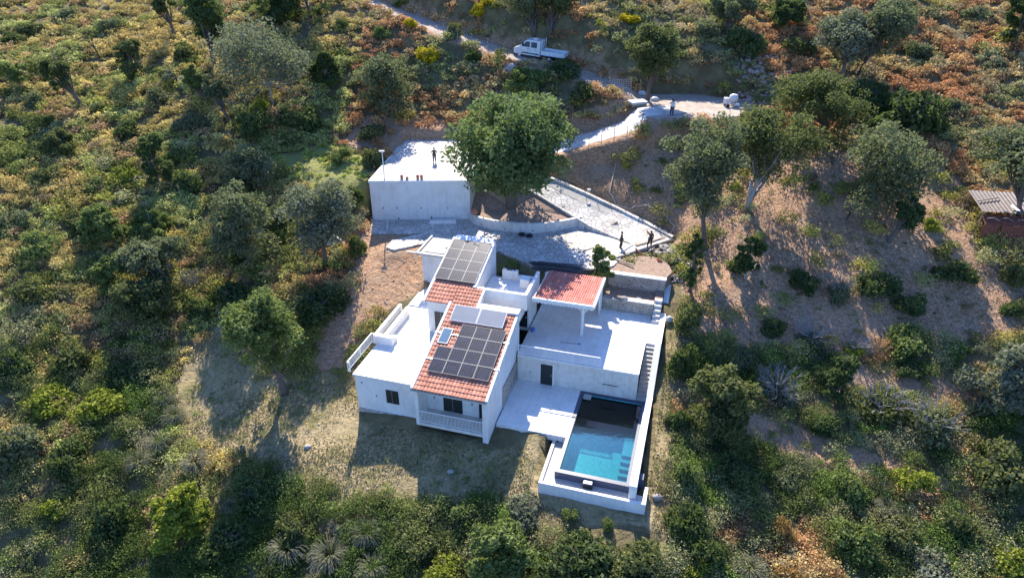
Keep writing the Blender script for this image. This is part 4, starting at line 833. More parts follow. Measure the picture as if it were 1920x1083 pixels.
mb=MB().ball((-3.95,66.9,6.15),(.42,.42,.36),10,8,.05,random.Random(2)); tag(mb.build('clay_pot',M['terracotta'],org=(-3.95,66.9,5.85),frame='world',smooth=True),'round terracotta pot on the left end of the curved wall','pot')
for k,(x,y,lab) in enumerate(((1.0,63.75,'left black rubber tyre lying by the curved wall'),(1.75,63.45,'right black rubber tyre lying by the curved wall'))):
    mb=MB(); pts=[(x+.27*math.cos(a_),y+.27*math.sin(a_),5.0) for a_ in np.linspace(0,2*math.pi,15)]; mb.tube(pts,.1,8,False); tag(mb.build('tyre',M['black'],org=(x,y,4.9),frame='world',smooth=True),lab,'tyre','tyres by the curved wall')
# walkway kerbs, channel
def bar(name,label,cat,pts,w,h,m,z0=4.902,group=None,kind=None):
    mb=MB()
    for a,b in zip(pts[:-1],pts[1:]):
        dx,dy=b[0]-a[0],b[1]-a[1]; L=math.hypot(dx,dy); nx_,ny_=-dy/L*w/2,dx/L*w/2
        za=(a[2] if len(a)>2 else z0); zb_=(b[2] if len(b)>2 else z0); i=len(mb.v)
        for (q,zq,s_) in((a,za,-1),(b,zb_,-1),(b,zb_,1),(a,za,1)): mb.v+=[(q[0]+s_*nx_,q[1]+s_*ny_,zq-.05),(q[0]+s_*nx_,q[1]+s_*ny_,zq+h)]
        mb.f+=[(i,i+6,i+4,i+2),(i+1,i+3,i+5,i+7),(i,i+2,i+3,i+1),(i+2,i+4,i+5,i+3),(i+4,i+6,i+7,i+5),(i+6,i,i+1,i+7)]
    o=mb.build(name,m,org=(pts[0][0],pts[0][1],z0),frame='world'); return tag(o,label,cat,group,kind)
cc_=MB(); lp3=lambda a,b,t,dz:(a[0]+(b[0]-a[0])*t,a[1]+(b[1]-a[1])*t,a[2]+(b[2]-a[2])*t+dz)
for k in(2,3,4):
    if k==2: a0=[lp3(lp3(WR[1],WR[2],.45,0),lp3(WL[1],WL[2],.45,0),t_,.03) for t_ in(.14,.4)]
    b0=[lp3(WR[k],WL[k],t_,.03) for t_ in(.14,.4)]; cc_.poly([a0[1],a0[0],b0[0],b0[1]]); a0=b0
tag(cc_.build('concrete_channel',M['concrete'],org=(0,0,0),frame='world'),kind='structure')
bar('kerb','','',WR[:6],.4,.16,M['rubblewhite'],kind='structure')
bar('kerb','','',WL[2:6],.2,.14,M['rubblewhite'],kind='structure')
bar('drain_slot','','',[(7.79,66.07),(10.24,63.48),(11.94,61.53)],.32,.01,M['poolfoot'],kind='structure')
bar('formwork_board','long formwork board edging the paving beside the two workers','board',[(12.16,61.29),(14.08,62.37),(16.11,63.74)],.22,.12,M['wood'])
bar('formwork_board','pale board at an angle just left of the raised-arm worker','board',[(10.39,59.78),(11.88,61.53)],.16,.1,M['coping'])
bar('plank','single plank lying on the sunlit paving','plank',[(6.76,60.00),(7.98,60.93)],.14,.06,M['wood'])
bar('plank','single plank lying on the white walkway above the drain','plank',[(*(9.38,64.59),5.2),(*(10.88,65.46),5.68)],.14,.06,M['wood'])
bar('plank','plank lying on the dirt bed below the standing worker, lower one','plank',[(9.78,58.33),(11.30,57.03)],.12,.06,M['wood'],4.98)
bar('plank','plank lying on the dirt bed below the standing worker, upper one','plank',[(9.88,58.66),(11.24,59.34)],.1,.06,M['wood'],4.98)
bar('block_bench','long low white box standing against the garage wall','box',[(-8.6,66.75),(-5.9,66.85)],.5,.3,M['coping'])
bar('leaning_pole','white pole lying across the edge of the paving near the garage','pole',[(-12.9,65.2),(-13.1,67.0)],.1,.1,M['coping'],4.91)
# pile of planks / scaffold behind the canopy
rn=random.Random(5); pp=thing('plank_pile','long pile of dark planks and poles behind the tiled canopy','pile',(2,57,4.9),frame='world')
x0,y0=(1.58,56.92); x1,y1=(6.81,55.67)
for k in range(16):
    a=rn.uniform(0,.25); b=rn.uniform(.75,1); o0=rn.uniform(-.6,.6); o1=o0+rn.uniform(-.3,.3); z=5.0+.09*rn.randint(0,4)
    MB().tube([(x0+(x1-x0)*a,y0+(y1-y0)*a+o0,z),(x0+(x1-x0)*b,y0+(y1-y0)*b+o1,z+rn.uniform(-.03,.1))],rn.uniform(.04,.08),4).build('plank',M['darkwood'],pp)
# red pipes
for (a,b,lab) in((((13.75,58.21)),((15.19,56.95)),'bright red pipe lying on the rubble near the courtyard'),(((12.00,60.23)),((13.66,58.51)),'rusty dark pipe lying end to end with the red pipe')):
    za=gzm(*a)+.25; zb_=gzm(*b)+.25
    mb=MB().tube([(*a,float(max(za,5.05))),(*b,float(zb_))],.09,8).tube([(a[0],a[1]+.22,float(max(za,5.05))),(b[0],b[1]+.2,float(zb_))],.06,8); tag(mb.build('pipe',M['redpipe'] if 'bright' in lab else M['rust'],org=(*a,float(za)),frame='world'),lab,'pipe')
def rocks(name,label,cat,cx,cy,rx,ry,n,s0,s1,m,seed,kind='stuff',zoff=0.):
    rn=random.Random(seed); mb=MB()
    for k in range(n):
        a=rn.uniform(0,6.28); r=math.sqrt(rn.random()); x=cx+rx*r*math.cos(a); y=cy+ry*r*math.sin(a); s=rn.uniform(s0,s1)*(1.2-.5*r)
        mb.ball((x,y,float(gzm(x,y))+s*.3+zoff*(1-r)),(s*rn.uniform(.8,1.3),s*rn.uniform(.8,1.3),s*rn.uniform(.5,.9)),6,4,.25,rn)
    o=mb.build(name,m,org=(cx,cy,float(gzm(cx,cy))),frame='world'); return tag(o,label,cat,kind=kind)
rocks('rubble','grey rubble heap beside the courtyard corner','rubble',*(15.15,59.10),2.,3.2,170,.1,.28,M['rock'],3,zoff=.6)
M['pinkrock']=mat('pink_rubble',[(.3,(.26,.18,.14)),(.7,(.5,.4,.35))],3,.95,.03,8)
rocks('rubble','pinkish rubble bank behind the cement mixer','rubble',*(29.88,83.69),3.6,4.6,260,.1,.38,M['pinkrock'],4,zoff=.3)
M['whiterock']=mat('pale_rock',(.36,.34,.31),5,.9,.02,9)
for px,s,lab,mm in((((0.00,87.72)),.95,'big grey boulder just below the truck','rock'),(((13.46,58.29)),.5,'large rock on the dirt bed beside the red pipe','rock'),(((-4.45,37.11)),.24,'flat white stone in the house shadow on the lawn','whiterock'),(((-15.74,40.38)),.26,'pale flat stone at the sunlit lawn edge','whiterock'),(((9.97,34.29)),.35,'brown rock on the path beside the trough','rock'),(((14.75,77.08)),.22,'small white stone on the track near the road man','whiterock'),(((-2.36,32.86)),.3,'small pale stone at the lawn foot','whiterock')):
    rn=random.Random(int(s*100)); mb=MB().ball((0,0,0),(s*1.1,s*.8,s*.7),9,6,.15,rn); o=mb.build('rock',M[mm],org=(0,0,0),frame='world',smooth=True); o.location=(*px,float(gzm(*px))+s*.25); tag(o,lab,'rock')
for v,u,z,s,lab in((1.9,18.5,3.85,.28,'flat rock on the lower stone wall, left one'),(3.1,18.9,3.7,.24,'round rock behind the lower stone wall, right one')):
    rn=random.Random(int(v*10)); mb=MB().ball((v,u,z),(s*1.4,s,s*.6),8,6,.15,rn); tag(mb.build('rock',M['rock'],org=(v,u,z),smooth=True),lab,'rock')
# hose on the bank
hp=[(11.39,72.80),(10.44,69.52),(11.06,68.42),(12.41,67.58),(14.05,67.18),(15.80,65.65),(16.52,64.27),(16.07,63.96)]
hv=[]
for a,b in zip(hp[:-1],hp[1:]):
    for k in range(6): x=a[0]+(b[0]-a[0])*k/6; y=a[1]+(b[1]-a[1])*k/6; hv.append((x,y,float(gzm(x,y))+.12))
tag(MB().tube(hv,.05,6).build('hose',M['pinkpipe'],org=hv[0],frame='world'),'pale hose snaking down the dirt bank above the walkway','hose')
# buckets and sacks
def bucket(x,y,z,m,lab):
    b=thing('bucket',lab,'bucket',(x,y,z),frame='world'); MB().tube([(x,y,z),(x,y,z+.42)],[.17,.23],12).build('body',m,b); MB().tube([(x-.23,y,z+.42),(x-.15,y,z+.55),(x,y,z+.6),(x+.15,y,z+.55),(x+.23,y,z+.42)],.012,5).build('handle',M['grey_metal'],b); MB().tube([(x,y,z+.4),(x,y,z+.425)],.2,12).build('contents',M['concrete'],b)
bucket(*(8.09,68.20),6.15,M['metal_white'],'white bucket on the walkway beside the grey channel')
bucket(*(5.36,67.83),5.99,M['concrete'],'grey bucket on the left kerb of the walkway')
bucket(*(8.31,70.32),float(gzm(*(8.31,70.32))),M['tarp'],'white bucket at the foot of the dirt bank')
def sack(x,y,w,h,lab,seed,m='tarp',cat='sack'):
    z=float(gzm(x,y)); rn=random.Random(seed); mb=MB().ball((x,y,z+h*.45),(w,w*.8,h*.62),12,8,.13,rn); tag(mb.build('sack',M[m],org=(x,y,z),frame='world',smooth=True),lab,cat)
sack(*(15.81,85.14),.55,.6,'white bulk bag left of the junction oak trunk',1); sack(*(16.93,82.64),.5,.5,'white bulk bag right of the junction oak trunk',2)
sack(*(-18.10,62.69),1.1,.9,'white sack glimpsed under the broad grey tree',3); sack(*(28.78,77.45),.6,.4,'pale sack half hidden behind the orchard trees',4)
sack(*(13.61,50.83),.35,.5,'small white bag outside the upper end of the boundary wall',5)
x,y=(14.60,80.75); z=float(gzm(x,y)); pl=thing('pallet','pallet loaded with pale boards left of the junction oak','pallet',(x,y,z),frame='local',rot=.3)
for k in(-.5,0,.5): MB().box(-.9,.9,k-.06,k+.06,0,.3).build('bearer',M['wood'],pl)
MB().box(-1.,1.,-.65,.65,.301,.55).build('board_stack',M['tarp'],pl,bevel=.02)
# ---------------------------------------------------------------- fences
def post_fence(name,label,pts,h,m,group=None):
    o=thing(name,label,'fence',(*pts[0],float(gzm(*pts[0]))),group,frame='world'); tops=[]
    for x,y in pts: z=float(gzm(x,y)); MB().tube([(x,y,z-.1),(x,y,z+h)],.035,5).build('post',m,o); tops.append((x,y,z))
    for k in(.35,.7,.97): MB().tube([(x,y,z+h*k) for x,y,z in tops],.012,4,False).build('wire',m,o)
post_fence('wire_fence','wire fence with thin posts along the lower edge of the white ramp',[(7.37,74.16),(8.46,74.01),(9.79,73.96),(11.18,74.06),(12.57,74.05),(14.03,74.22),(15.45,73.99),(16.52,74.43)],1.7,M['grey_metal'])
post_fence('wire_fence','wire fence with thin posts along the dirt road above the bracken',[(-8.88,94.50),(-7.03,93.64),(-5.12,92.40),(-3.04,91.10),(-1.00,89.82),(8.90,83.81),(10.43,83.08)],1.6,M['grey_metal'])
x,y=(12.88,83.75); gt=thing('farm_gate','grey metal mesh gate standing beside the road left of the junction oak','gate',(x,y,float(gzm(x,y))),frame='local',rot=-.2)
for k in(-1.3,1.3): MB().tube([(k,0,0),(k,0,1.5)],.06,6).build('gate_post',M['grey_metal'],gt)
gm=MB()
for k in range(6): gm.tube([(-1.3,0,.2+k*.22),(1.3,0,.2+k*.22)],.02,4)
for k in range(10): gm.tube([(-1.2+k*.27,0,.2),(-1.2+k*.27,0,1.3)],.015,4)
gm.build('mesh_panel',M['alu'],gt)
# ---------------------------------------------------------------- truck
def wheel(parent,x,y,r,w,sgn):
    wv=MB().tube([(x,y-w/2,r),(x,y-w/2+.04,r),(x,y+w/2-.04,r),(x,y+w/2,r)],[r*.85,r,r,r*.85],20).build('wheel',M['black'],parent,smooth=False)
    MB().tube([(x,y+sgn*(w/2+.002),r),(x,y+sgn*(w/2+.03),r)],[r*.55,r*.4],14).build('rim',M['alu'],wv)
x,y=(3.54,91.24); 
tk=thing('truck','white double-cab flatbed truck parked on the dirt road','truck',(x,y,float(gzm(x,y))+.02),frame='local',rot=R(-19))
tk.rotation_euler[1]=R(5)
hw=1.0
body=[(-3.25,.55),(-3.28,.95),(-3.15,1.25),(-2.5,1.5),(-1.75,2.3),(-1.5,2.36),(.1,2.36),(.18,2.25),(.2,.5),(-3.0,.5)]
mb=MB(); P=[(a,b) for a,b in body]
# profile lies in x,z; extrude along y
def xz(mb,P,y0,y1):
    a=sum(P[k-1][0]*P[k][1]-P[k][0]*P[k-1][1] for k in range(len(P)))
    if a>0: P=P[::-1]
    n=len(P); i=len(mb.v); mb.v+=[(p[0],y1,p[1]) for p in P]+[(p[0],y0,p[1]) for p in P]
    mb.f.append(tuple(i+k for k in range(n))); mb.f.append(tuple(i+n+k for k in range(n))[::-1])
    for k in range(n): j=(k+1)%n; mb.f.append((i+j,i+k,i+n+k,i+n+j))
    return mb
xz(mb,P,-hw,hw).build('cab',M['paint'],tk,bevel=.06)
for s in(-1,1):
    for (Q,nm) in(([(-2.22,1.5),(-1.68,2.16),(-1.2,2.16),(-1.2,1.5)],'side_window'),([(-1.02,1.5),(-1.02,2.16),(-.25,2.16),(-.25,1.5)],'side_window')):
        y0=s*hw; xz(MB(),Q,min(y0,y0+s*.012),max(y0,y0+s*.012)).build(nm,M['glass'],tk)
    xz(MB(),[(-2.2,.7),(-2.2,.82),(.1,.82),(.1,.7)],min(s*hw,s*(hw+.02)),max(s*hw,s*(hw+.02))).build('rubbing_strip',M['black'],tk)
    for a in(-1.3,-.35): MB().box(a-.16,a,min(s*hw,s*(hw+.03)),max(s*hw,s*(hw+.03)),1.25,1.31).build('door_handle',M['black'],tk)
    MB().box(-2.15,-2.02,min(s*(hw+.02),s*(hw+.25)),max(s*(hw+.02),s*(hw+.25)),1.55,1.95).build('mirror',M['black'],tk)
    MB().box(-3.27,-3.1,s*.72-.18,s*.72+.18,.95,1.13).build('headlight',M['alu'],tk,bevel=.02)
    wheel(tk,-2.5,s*.86,.36,.24,s); wheel(tk,1.45,s*.82,.36,.3,s)
mb=MB(); mb.poly([(-2.47,-.85,1.56),(-1.79,-.8,2.28),(-1.79,.8,2.28),(-2.47,.85,1.56)],True); o=mb.build('windscreen',M['glass'],tk)
for v_ in o.data.vertices: v_.co.x-=.015; v_.co.z+=.02
MB().box(-3.32,-3.2,-.95,.95,.4,.62).build('bumper',M['black'],tk,bevel=.03)
MB().box(-1.0,-.5,-.3,.3,2.37,2.52).build('beacon_bar',M['coping'],tk,bevel=.03); MB().box(-.9,-.75,-.25,-.05,2.52,2.6).build('beacon',M['amber'],tk)
MB().box(.2,3.3,-.4,.4,.45,.78).build('chassis',M['black'],tk)
MB().box(.32,3.4,-1.05,1.05,.8,.9).build('bed_floor',M['paint'],tk)
for nm,b_ in(('bed_side',(.32,3.4,-1.06,-1.02,.88,1.3)),('bed_side',(.32,3.4,1.02,1.06,.88,1.3)),('tailgate',(3.36,3.4,-1.019,1.019,.901,1.3)),('headboard',(.32,.36,-1.019,1.019,.901,1.3))): MB().box(*b_).build(nm,M['paint'],tk)
hb_=MB().tube([(.34,-1.,1.3),(.34,-1.,2.55)],.04,6).tube([(.34,1.,1.3),(.34,1.,2.55)],.04,6)
for k in range(5): hb_.tube([(.34,-1.,1.5+k*.25),(.34,1.,1.5+k*.25)],.025,5)
hb_.build('ladder_rack',M['paint'],tk)
MB().tube([(.62,-.6,.92),(.62,-.6,1.2)],[.3,.28],10).build('spare_wheel',M['black'],tk)
# ---------------------------------------------------------------- cement mixer
x,y=(25.47,80.27); cm=thing('cement_mixer','white cement mixer with round dark-mouthed drum beside the track','cement mixer',(x,y,float(gzm(x,y))),frame='local',rot=.15); cm.scale=(.68,.68,.68)
MB().tube([(-.55,.1,1.35),(-.35,.05,1.4),(.1,-.05,1.5),(.55,-.15,1.62),(.75,-.2,1.68)],[.35,.62,.7,.52,.4],18).build('drum',M['paint'],cm,smooth=True)
MB().tube([(.74,-.2,1.675),(.79,-.21,1.69)],[.33,.33],18).build('drum_mouth',M['black'],cm)
MB().box(-1.5,-.75,-.45,.45,.6,1.55).build('motor_box',M['paint'],cm,bevel=.08)
fr_=MB()
for sx_ in(-1.3,.6):
    for sy_ in(-.5,.5): fr_.tube([(sx_,sy_,0),(sx_*.9,sy_*.8,1.1)],.06,6)
for sy_ in(-.45,.45): fr_.tube([(-1.3,sy_,.6),(.6,sy_,.6)],.06,6); fr_.tube([(-.75,sy_,.6),(.0,sy_,1.3)],.05,6)
fr_.build('frame',M['paint'],cm)
for s in(-1,1): MB().tube([(-1.,s*.55,.3),(-1.,s*.68,.3)],.3,14).build('wheel',M['black'],cm)
MB().box(.3,1.1,-.6,.0,.2,.55).build('skip',M['paint'],cm,bevel=.04)
# ---------------------------------------------------------------- tin shed
x,y=(45.07,58.10); shd=thing('tin_shed','ramshackle shed with weathered tin roof and rusty red panels under the oak','shed',(x,y,float(gzm(x,y))),frame='local',rot=R(-8))
for (a,b_,h_) in((-2.3,-.4,2.),(0.1,-.4,2.),(2.4,-.4,2.),(-2.3,2.8,2.6),(2.4,2.8,2.6)): MB().tube([(a,b_,-.4),(a,b_,h_)],.07,6).build('post',M['wood'],shd)
mb=MB(); n=46
for j in range(2):
    for k in range(n+1): xx=-2.5+5.2*k/n; mb.v.append((xx,(-.6,3.)[j],(2.,2.65)[j]+.035*math.sin(k*math.pi*.66)))
for k in range(n): mb.f.append((k,k+1,n+1+k+1,n+1+k))
o=mb.build('roof_sheet',M['tin'],shd); s_=o.modifiers.new('solid','SOLIDIFY'); s_.thickness=.015
MB().tube([(-2.4,.9,2.42),(-.4,1.6,2.6)],.06,6).build('roof_pole',M['wood'],shd); MB().box(.3,.62,-.55,2.0,2.2,2.24).build('white_strip',M['coping'],shd)
for (a0,a1,yy,h0) in((-2.5,-1.1,-1.5,1.1),(-1.0,.5,-1.62,1.15),(.55,2.5,-1.5,1.1)):
    q=MB().box(a0,a1,yy-.02,yy+.02,-.5,h0).build('rusty_panel',M['rust'],shd)
MB().side([(-1.5,1.1),(-.5,1.6),(-.5,1.65),(-1.5,1.15)],-2.4,2.3).build('lean_to_roof',M['rust'],shd)
for k,(a,b_) in enumerate(((-2.2,-1.),(-1.,-.9),(.4,-1.1),(1.5,-1.))): MB().tube([(a,b_,1.5),(a+.5,b_-.2,1.65),(a+.9,b_-.5,1.5)],.08,6).build('old_hose',M['tin'],shd)
# ---------------------------------------------------------------- people
def skin_obj(name,verts,edges,rad,m,parent,sub=1):
    me=bpy.data.meshes.new(name); me.from_pydata(verts,edges,[]); o=link(name,me,m,parent)
    md=o.modifiers.new('skin','SKIN'); md.use_smooth_shade=True; md.branch_smoothing=.6
    sv=me.skin_vertices[0].data
    for k,r in enumerate(rad): sv[k].radius=(r,r) if not hasattr(r,'__len__') else r; sv[k].use_root=(k==0)
    ms=o.modifiers.new('sub','SUBSURF'); ms.levels=sub; ms.render_levels=sub; return o
def person(loc,rot,label,J,top,pants,sleeve=1,hat=None):
    """J: joints dict of pose (local metres, facing -Y)"""
    p=thing('person',label,'person',loc,frame='local',rot=rot)
    V=[];E_=[];Rd=[]
    def add(pt,r,par=None):
        V.append(tuple(pt)); Rd.append(r)
        if par is not None: E_.append((par,len(V)-1))
        return len(V)-1
    pe=add(J['pelvis'],(.15,.11)); wa=add(J['waist'],(.14,.1),pe); ch=add(J['chest'],(.165,.115),wa); nk=add(J['neck'],.058,ch)
    h0=Vector(J['head']); hd1=add(h0+Vector((0,.01,-.05)),.075,nk); hd2=add(h0+Vector((0,.0,.04)),(.08,.095),hd1); add(h0+Vector((0,.01,.11)),.05,hd2)
    for s,n in((-1,'l'),(1,'r')):
        sh_=add(J['sh'+n],.065,ch); el=add(J['el'+n],.045,sh_); wr=add(J['ha'+n],.03,el)
        d=(Vector(J['ha'+n])-Vector(J['el'+n])).normalized(); side=d.cross(Vector((0,1,0) if abs(d.y)<.8 else (0,0,1))).normalized()
        pm=add(Vector(J['ha'+n])+d*.07,(.035,.018),wr)
        for k,(o_,l_) in enumerate(((-.028,.07),(-.01,.082),(.01,.078),(.027,.06))):
            a_=add(Vector(V[pm])+d*.03+side*o_,.0095,pm); b_=add(Vector(V[a_])+d*l_*.55+Vector((0,-.012,0)),.009,a_); add(Vector(V[b_])+d*l_*.4+Vector((0,-.02,0)),.008,b_)
        t1=add(Vector(V[wr])+d*.04+side*(-.045),.012,wr); add(Vector(V[t1])+d*.035+side*(-.02),.0095,t1)
        hp_=add(J['hip'+n],.095,pe); kn=add(J['kn'+n],.06,hp_); an=add(J['an'+n],.04,kn); to=add(Vector(J['an'+n])+Vector(J.get('toe',(0,-.15,-.05))),.035,an)
    body=skin_obj('body',V,E_,Rd,M['skin'],p,1)
    # clothing follows the same joints, slightly larger
    tv=[J['waist'],J['chest'],Vector(J['chest'])*.35+Vector(J['neck'])*.65,J['pelvis']]; te=[(0,1),(1,2),(0,3)]; trd=[(.2,.16),(.225,.17),.1,(.2,.16)]
    for n in('l','r'):
        tv.append(J['sh'+n]); trd.append(.1); te.append((1,len(tv)-1)); i_=len(tv)-1; e=Vector(J['sh'+n]).lerp(Vector(J['el'+n]),.75 if sleeve==1 else 1.); tv.append(e); trd.append(.078); te.append((i_,i_+1))
        if sleeve==2: tv.append(Vector(J['el'+n]).lerp(Vector(J['ha'+n]),.9)); trd.append(.058); te.append((i_+1,i_+2))
    skin_obj('shirt',[tuple(q) for q in tv],te,trd,top,p)
    pv=[J['pelvis']]; pe_=[]; prd=[(.2,.16)]
    for n in('l','r'):
        for nm,r_ in(('hip',.13),('kn',.098),('an',.075)):
            pv.append(J[nm+n] if nm!='an' else Vector(J['an'+n])+Vector((0,0,.04))); prd.append(r_); pe_.append((0 if nm=='hip' else len(pv)-2,len(pv)-1))
    skin_obj('trousers',[tuple(q) for q in pv],pe_,prd,pants,p)
    hr_=MB().ball((h0[0],h0[1]+.015,h0[2]+.055),(.098,.112,.105),12,8); hr_.build('hair' if hat is None else 'cap',M['hair'] if hat is None else hat,p,smooth=True)
    fc=MB()
    fc.ball((h0[0],h0[1]-.105,h0[2]-.0),(.014,.022,.024),6,5); fc.build('nose',M['skin'],p,smooth=True)
    ey=MB().ball((h0[0]-.032,h0[1]-.09,h0[2]+.025),.012,6,4).ball((h0[0]+.032,h0[1]-.09,h0[2]+.025),.012,6,4); ey.build('eyes',M['black'],p)
    MB().ball((h0[0],h0[1]-.09,h0[2]-.045),(.026,.01,.008),6,4).build('mouth',M['terracotta'],p)
    MB().ball((h0[0]-.085,h0[1]+.01,h0[2]),(.012,.02,.032),6,5).ball((h0[0]+.085,h0[1]+.01,h0[2]),(.012,.02,.032),6,5).build('ears',M['skin'],p,smooth=True)
    for n in('l','r'):
        a=Vector(J['an'+n]); t_=Vector(J.get('toe',(0,-.15,-.05))); MB().tube([a+Vector((0,.05,-.03)),a+t_*.5+Vector((0,0,-.015)),a+t_*1.1],[.055,.052,.04],8).build('shoe',M['black'],p)
    return p
def pose(**k):
    J=dict(pelvis=(0,0,.95),waist=(0,0,1.1),chest=(0,0,1.32),neck=(0,0,1.5),head=(0,-.02,1.63),shl=(-.19,0,1.42),shr=(.19,0,1.42),ell=(-.27,.03,1.13),elr=(.27,.03,1.13),hal=(-.28,-.05,.88),har=(.28,-.05,.88),hipl=(-.1,0,.88),hipr=(.1,0,.88),knl=(-.12,-.02,.49),knr=(.12,-.02,.49),anl=(-.13,0,.08),anr=(.13,0,.08)); J.update(k); return J
M['olive_cloth']=mat('olive_cloth',(.07,.075,.05),8,.9); M['grey_cloth']=mat('grey_cloth',(.13,.14,.15),8,.9); M['dark_cloth']=mat('dark_cloth',(.03,.032,.04),8,.9)
M['white_cloth']=mat('white_cloth',(.7,.72,.78),8,.9); M['brown_cloth']=mat('brown_cloth',(.07,.055,.045),8,.9)
x,y=(-8.47,72.82)
p1=person((x,y,9.335),0,'person in olive top and grey trousers holding a controller on the garage roof',pose(ell=(-.3,.02,1.16),elr=(.3,.02,1.16),hal=(-.1,-.24,1.12),har=(.1,-.24,1.12),head=(0,-.05,1.62)),M['olive_cloth'],M['grey_cloth'])
cb=MB().box(-.12,.12,-.38,-.28,1.1,1.15); o=cb.build('controller',M['black'],org=(0,0,0),frame='world'); o.location=(x,y,9.335); tag(o,'small black controller held by the person on the garage roof','controller')
x,y=(10.63,60.82)
person((x,y,4.905),R(78),'person in dark clothes standing on the courtyard paving with arms down',pose(hal=(-.22,-.15,.9),har=(.22,-.12,.9),knl=(-.11,-.06,.49),anr=(.12,.12,.08),knr=(.11,.03,.49)),M['brown_cloth'],M['dark_cloth'],2)
x,y=(13.48,61.05)
person((x,y,4.905),R(15),'person in dark clothes raising one arm at the edge of the paving',pose(shl=(-.19,0,1.42),ell=(-.36,-.02,1.62),hal=(-.5,-.06,1.86),elr=(.32,.05,1.15),har=(.2,-.1,.98),hipl=(-.1,0,.88),knl=(-.2,-.03,.49),anl=(-.27,0,.08),chest=(.03,-.02,1.32),neck=(.02,-.03,1.5),head=(.01,-.06,1.62)),M['brown_cloth'],M['dark_cloth'],2)
x,y=(17.73,76.53)
person((x,y,13.575),R(-10),'person in white shirt and dark trousers standing at the road junction',pose(ell=(-.3,-.03,1.2),hal=(-.22,-.2,1.42)),M['white_cloth'],M['dark_cloth'])
# ---------------------------------------------------------------- foliage
def leaf_mesh(name,c,nrm,size,tone,m,parent=None,col=None,loc=None,aspect=.62,kindq='quad'):
    n=len(c); rg=np.random.default_rng(len(c)+int(abs(c[0,0])*100))
    nrm=nrm/np.maximum(np.linalg.norm(nrm,axis=1,keepdims=True),1e-6)
    a=np.cross(nrm,rg.normal(size=(n,3))); a/=np.maximum(np.linalg.norm(a,axis=1,keepdims=True),1e-6); b=np.cross(nrm,a)
    s=size[:,None]; bend=nrm*s*.25
    P=np.stack([c-a*s-bend,c-b*s*aspect,c+a*s-bend,c+b*s*aspect],1).reshape(-1,3)
    me=bpy.data.meshes.new(name); me.vertices.add(4*n); me.vertices.foreach_set('co',P.ravel().astype(np.float32))
    me.loops.add(4*n); me.loops.foreach_set('vertex_index',np.arange(4*n,dtype=np.int32)); me.polygons.add(n); me.polygons.foreach_set('loop_start',np.arange(0,4*n,4,dtype=np.int32)); me.polygons.foreach_set('loop_total',np.full(n,4,dtype=np.int32))
    if col is None:
        at=me.attributes.new('tone','FLOAT','POINT'); at.data.foreach_set('value',np.repeat(np.clip(tone,0,1),4).astype(np.float32))
    else:
        at=me.color_attributes.new('tint','FLOAT_COLOR','POINT'); at.data.foreach_set('color',np.repeat(np.concatenate([col,np.ones((n,1))],1),4,axis=0).ravel().astype(np.float32))
    me.update(calc_edges=True); o=link(name,me,m,parent)
    if loc is not None: o.location=loc
    return o
def lobes_leaves(rg,lc,lr,per,leaf):
    """leaf cards on the shells of clumps lc with radii lr"""
    L=len(lc); n=np.maximum((per*(lr/lr.mean())**2).astype(int),8); tot=n.sum(); idx_=np.repeat(np.arange(L),n)
    d=rg.normal(size=(tot,3)); d[:,2]=d[:,2]*.8+.25; d/=np.linalg.norm(d,axis=1,keepdims=True)
    r=lr[idx_]*(.72+.4*rg.random(tot)); r*=1+.25*np.sin(d[:,0]*7+idx_)*np.sin(d[:,1]*6+idx_*2)
    c=lc[idx_]+d*r[:,None]*np.array([1,1,.8])
    nr_=d*.75+rg.normal(size=(tot,3))*.65; tl=rg.random(L)*.55+.2; tone=tl[idx_]+rg.normal(size=tot)*.16
    return c,nr_,leaf*(.7+.6*rg.random(tot)),tone
def crown_lobes(rg,cx,cy,z0,z1,rad,n,flat=1.):
    zc=(z0+z1)/2; hz=(z1-z0)/2; d=rg.normal(size=(n,3)); d/=np.linalg.norm(d,axis=1,keepdims=True)
    d[:,2]=np.abs(d[:,2])*np.where(rg.random(n)<.72,1,-1)
    f=rg.uniform(.45,.86,n); c=d*f[:,None]; sh_=1-.25*np.clip(-c[:,2],0,1)
    s3=min(rad,hz*1.2); lr=rg.uniform(.13,.25,n)*s3*(1.12 if n<40 else 1)
    P=np.stack([cx+c[:,0]*rad*sh_,cy+c[:,1]*rad*sh_,zc+c[:,2]*hz],1)
    m=int(np.clip(n/14,4,11)); e=rg.normal(size=(m,3)); e/=np.linalg.norm(e,axis=1,keepdims=True); e*=rg.uniform(.35,.72,(m,1)); e[:,2]=e[:,2]*.8+.12
    g=rg.integers(0,m,n); wd=rg.uniform(.26,.42,m)[g][:,None]; Q=e[g]+d*wd*rg.uniform(.6,1.1,(n,1)); Q=np.stack([cx+Q[:,0]*rad,cy+Q[:,1]*rad,zc+Q[:,2]*hz*1.05],1)
    k=rg.random(n)<.8; P[k]=Q[k]; return P,lr
TI=0
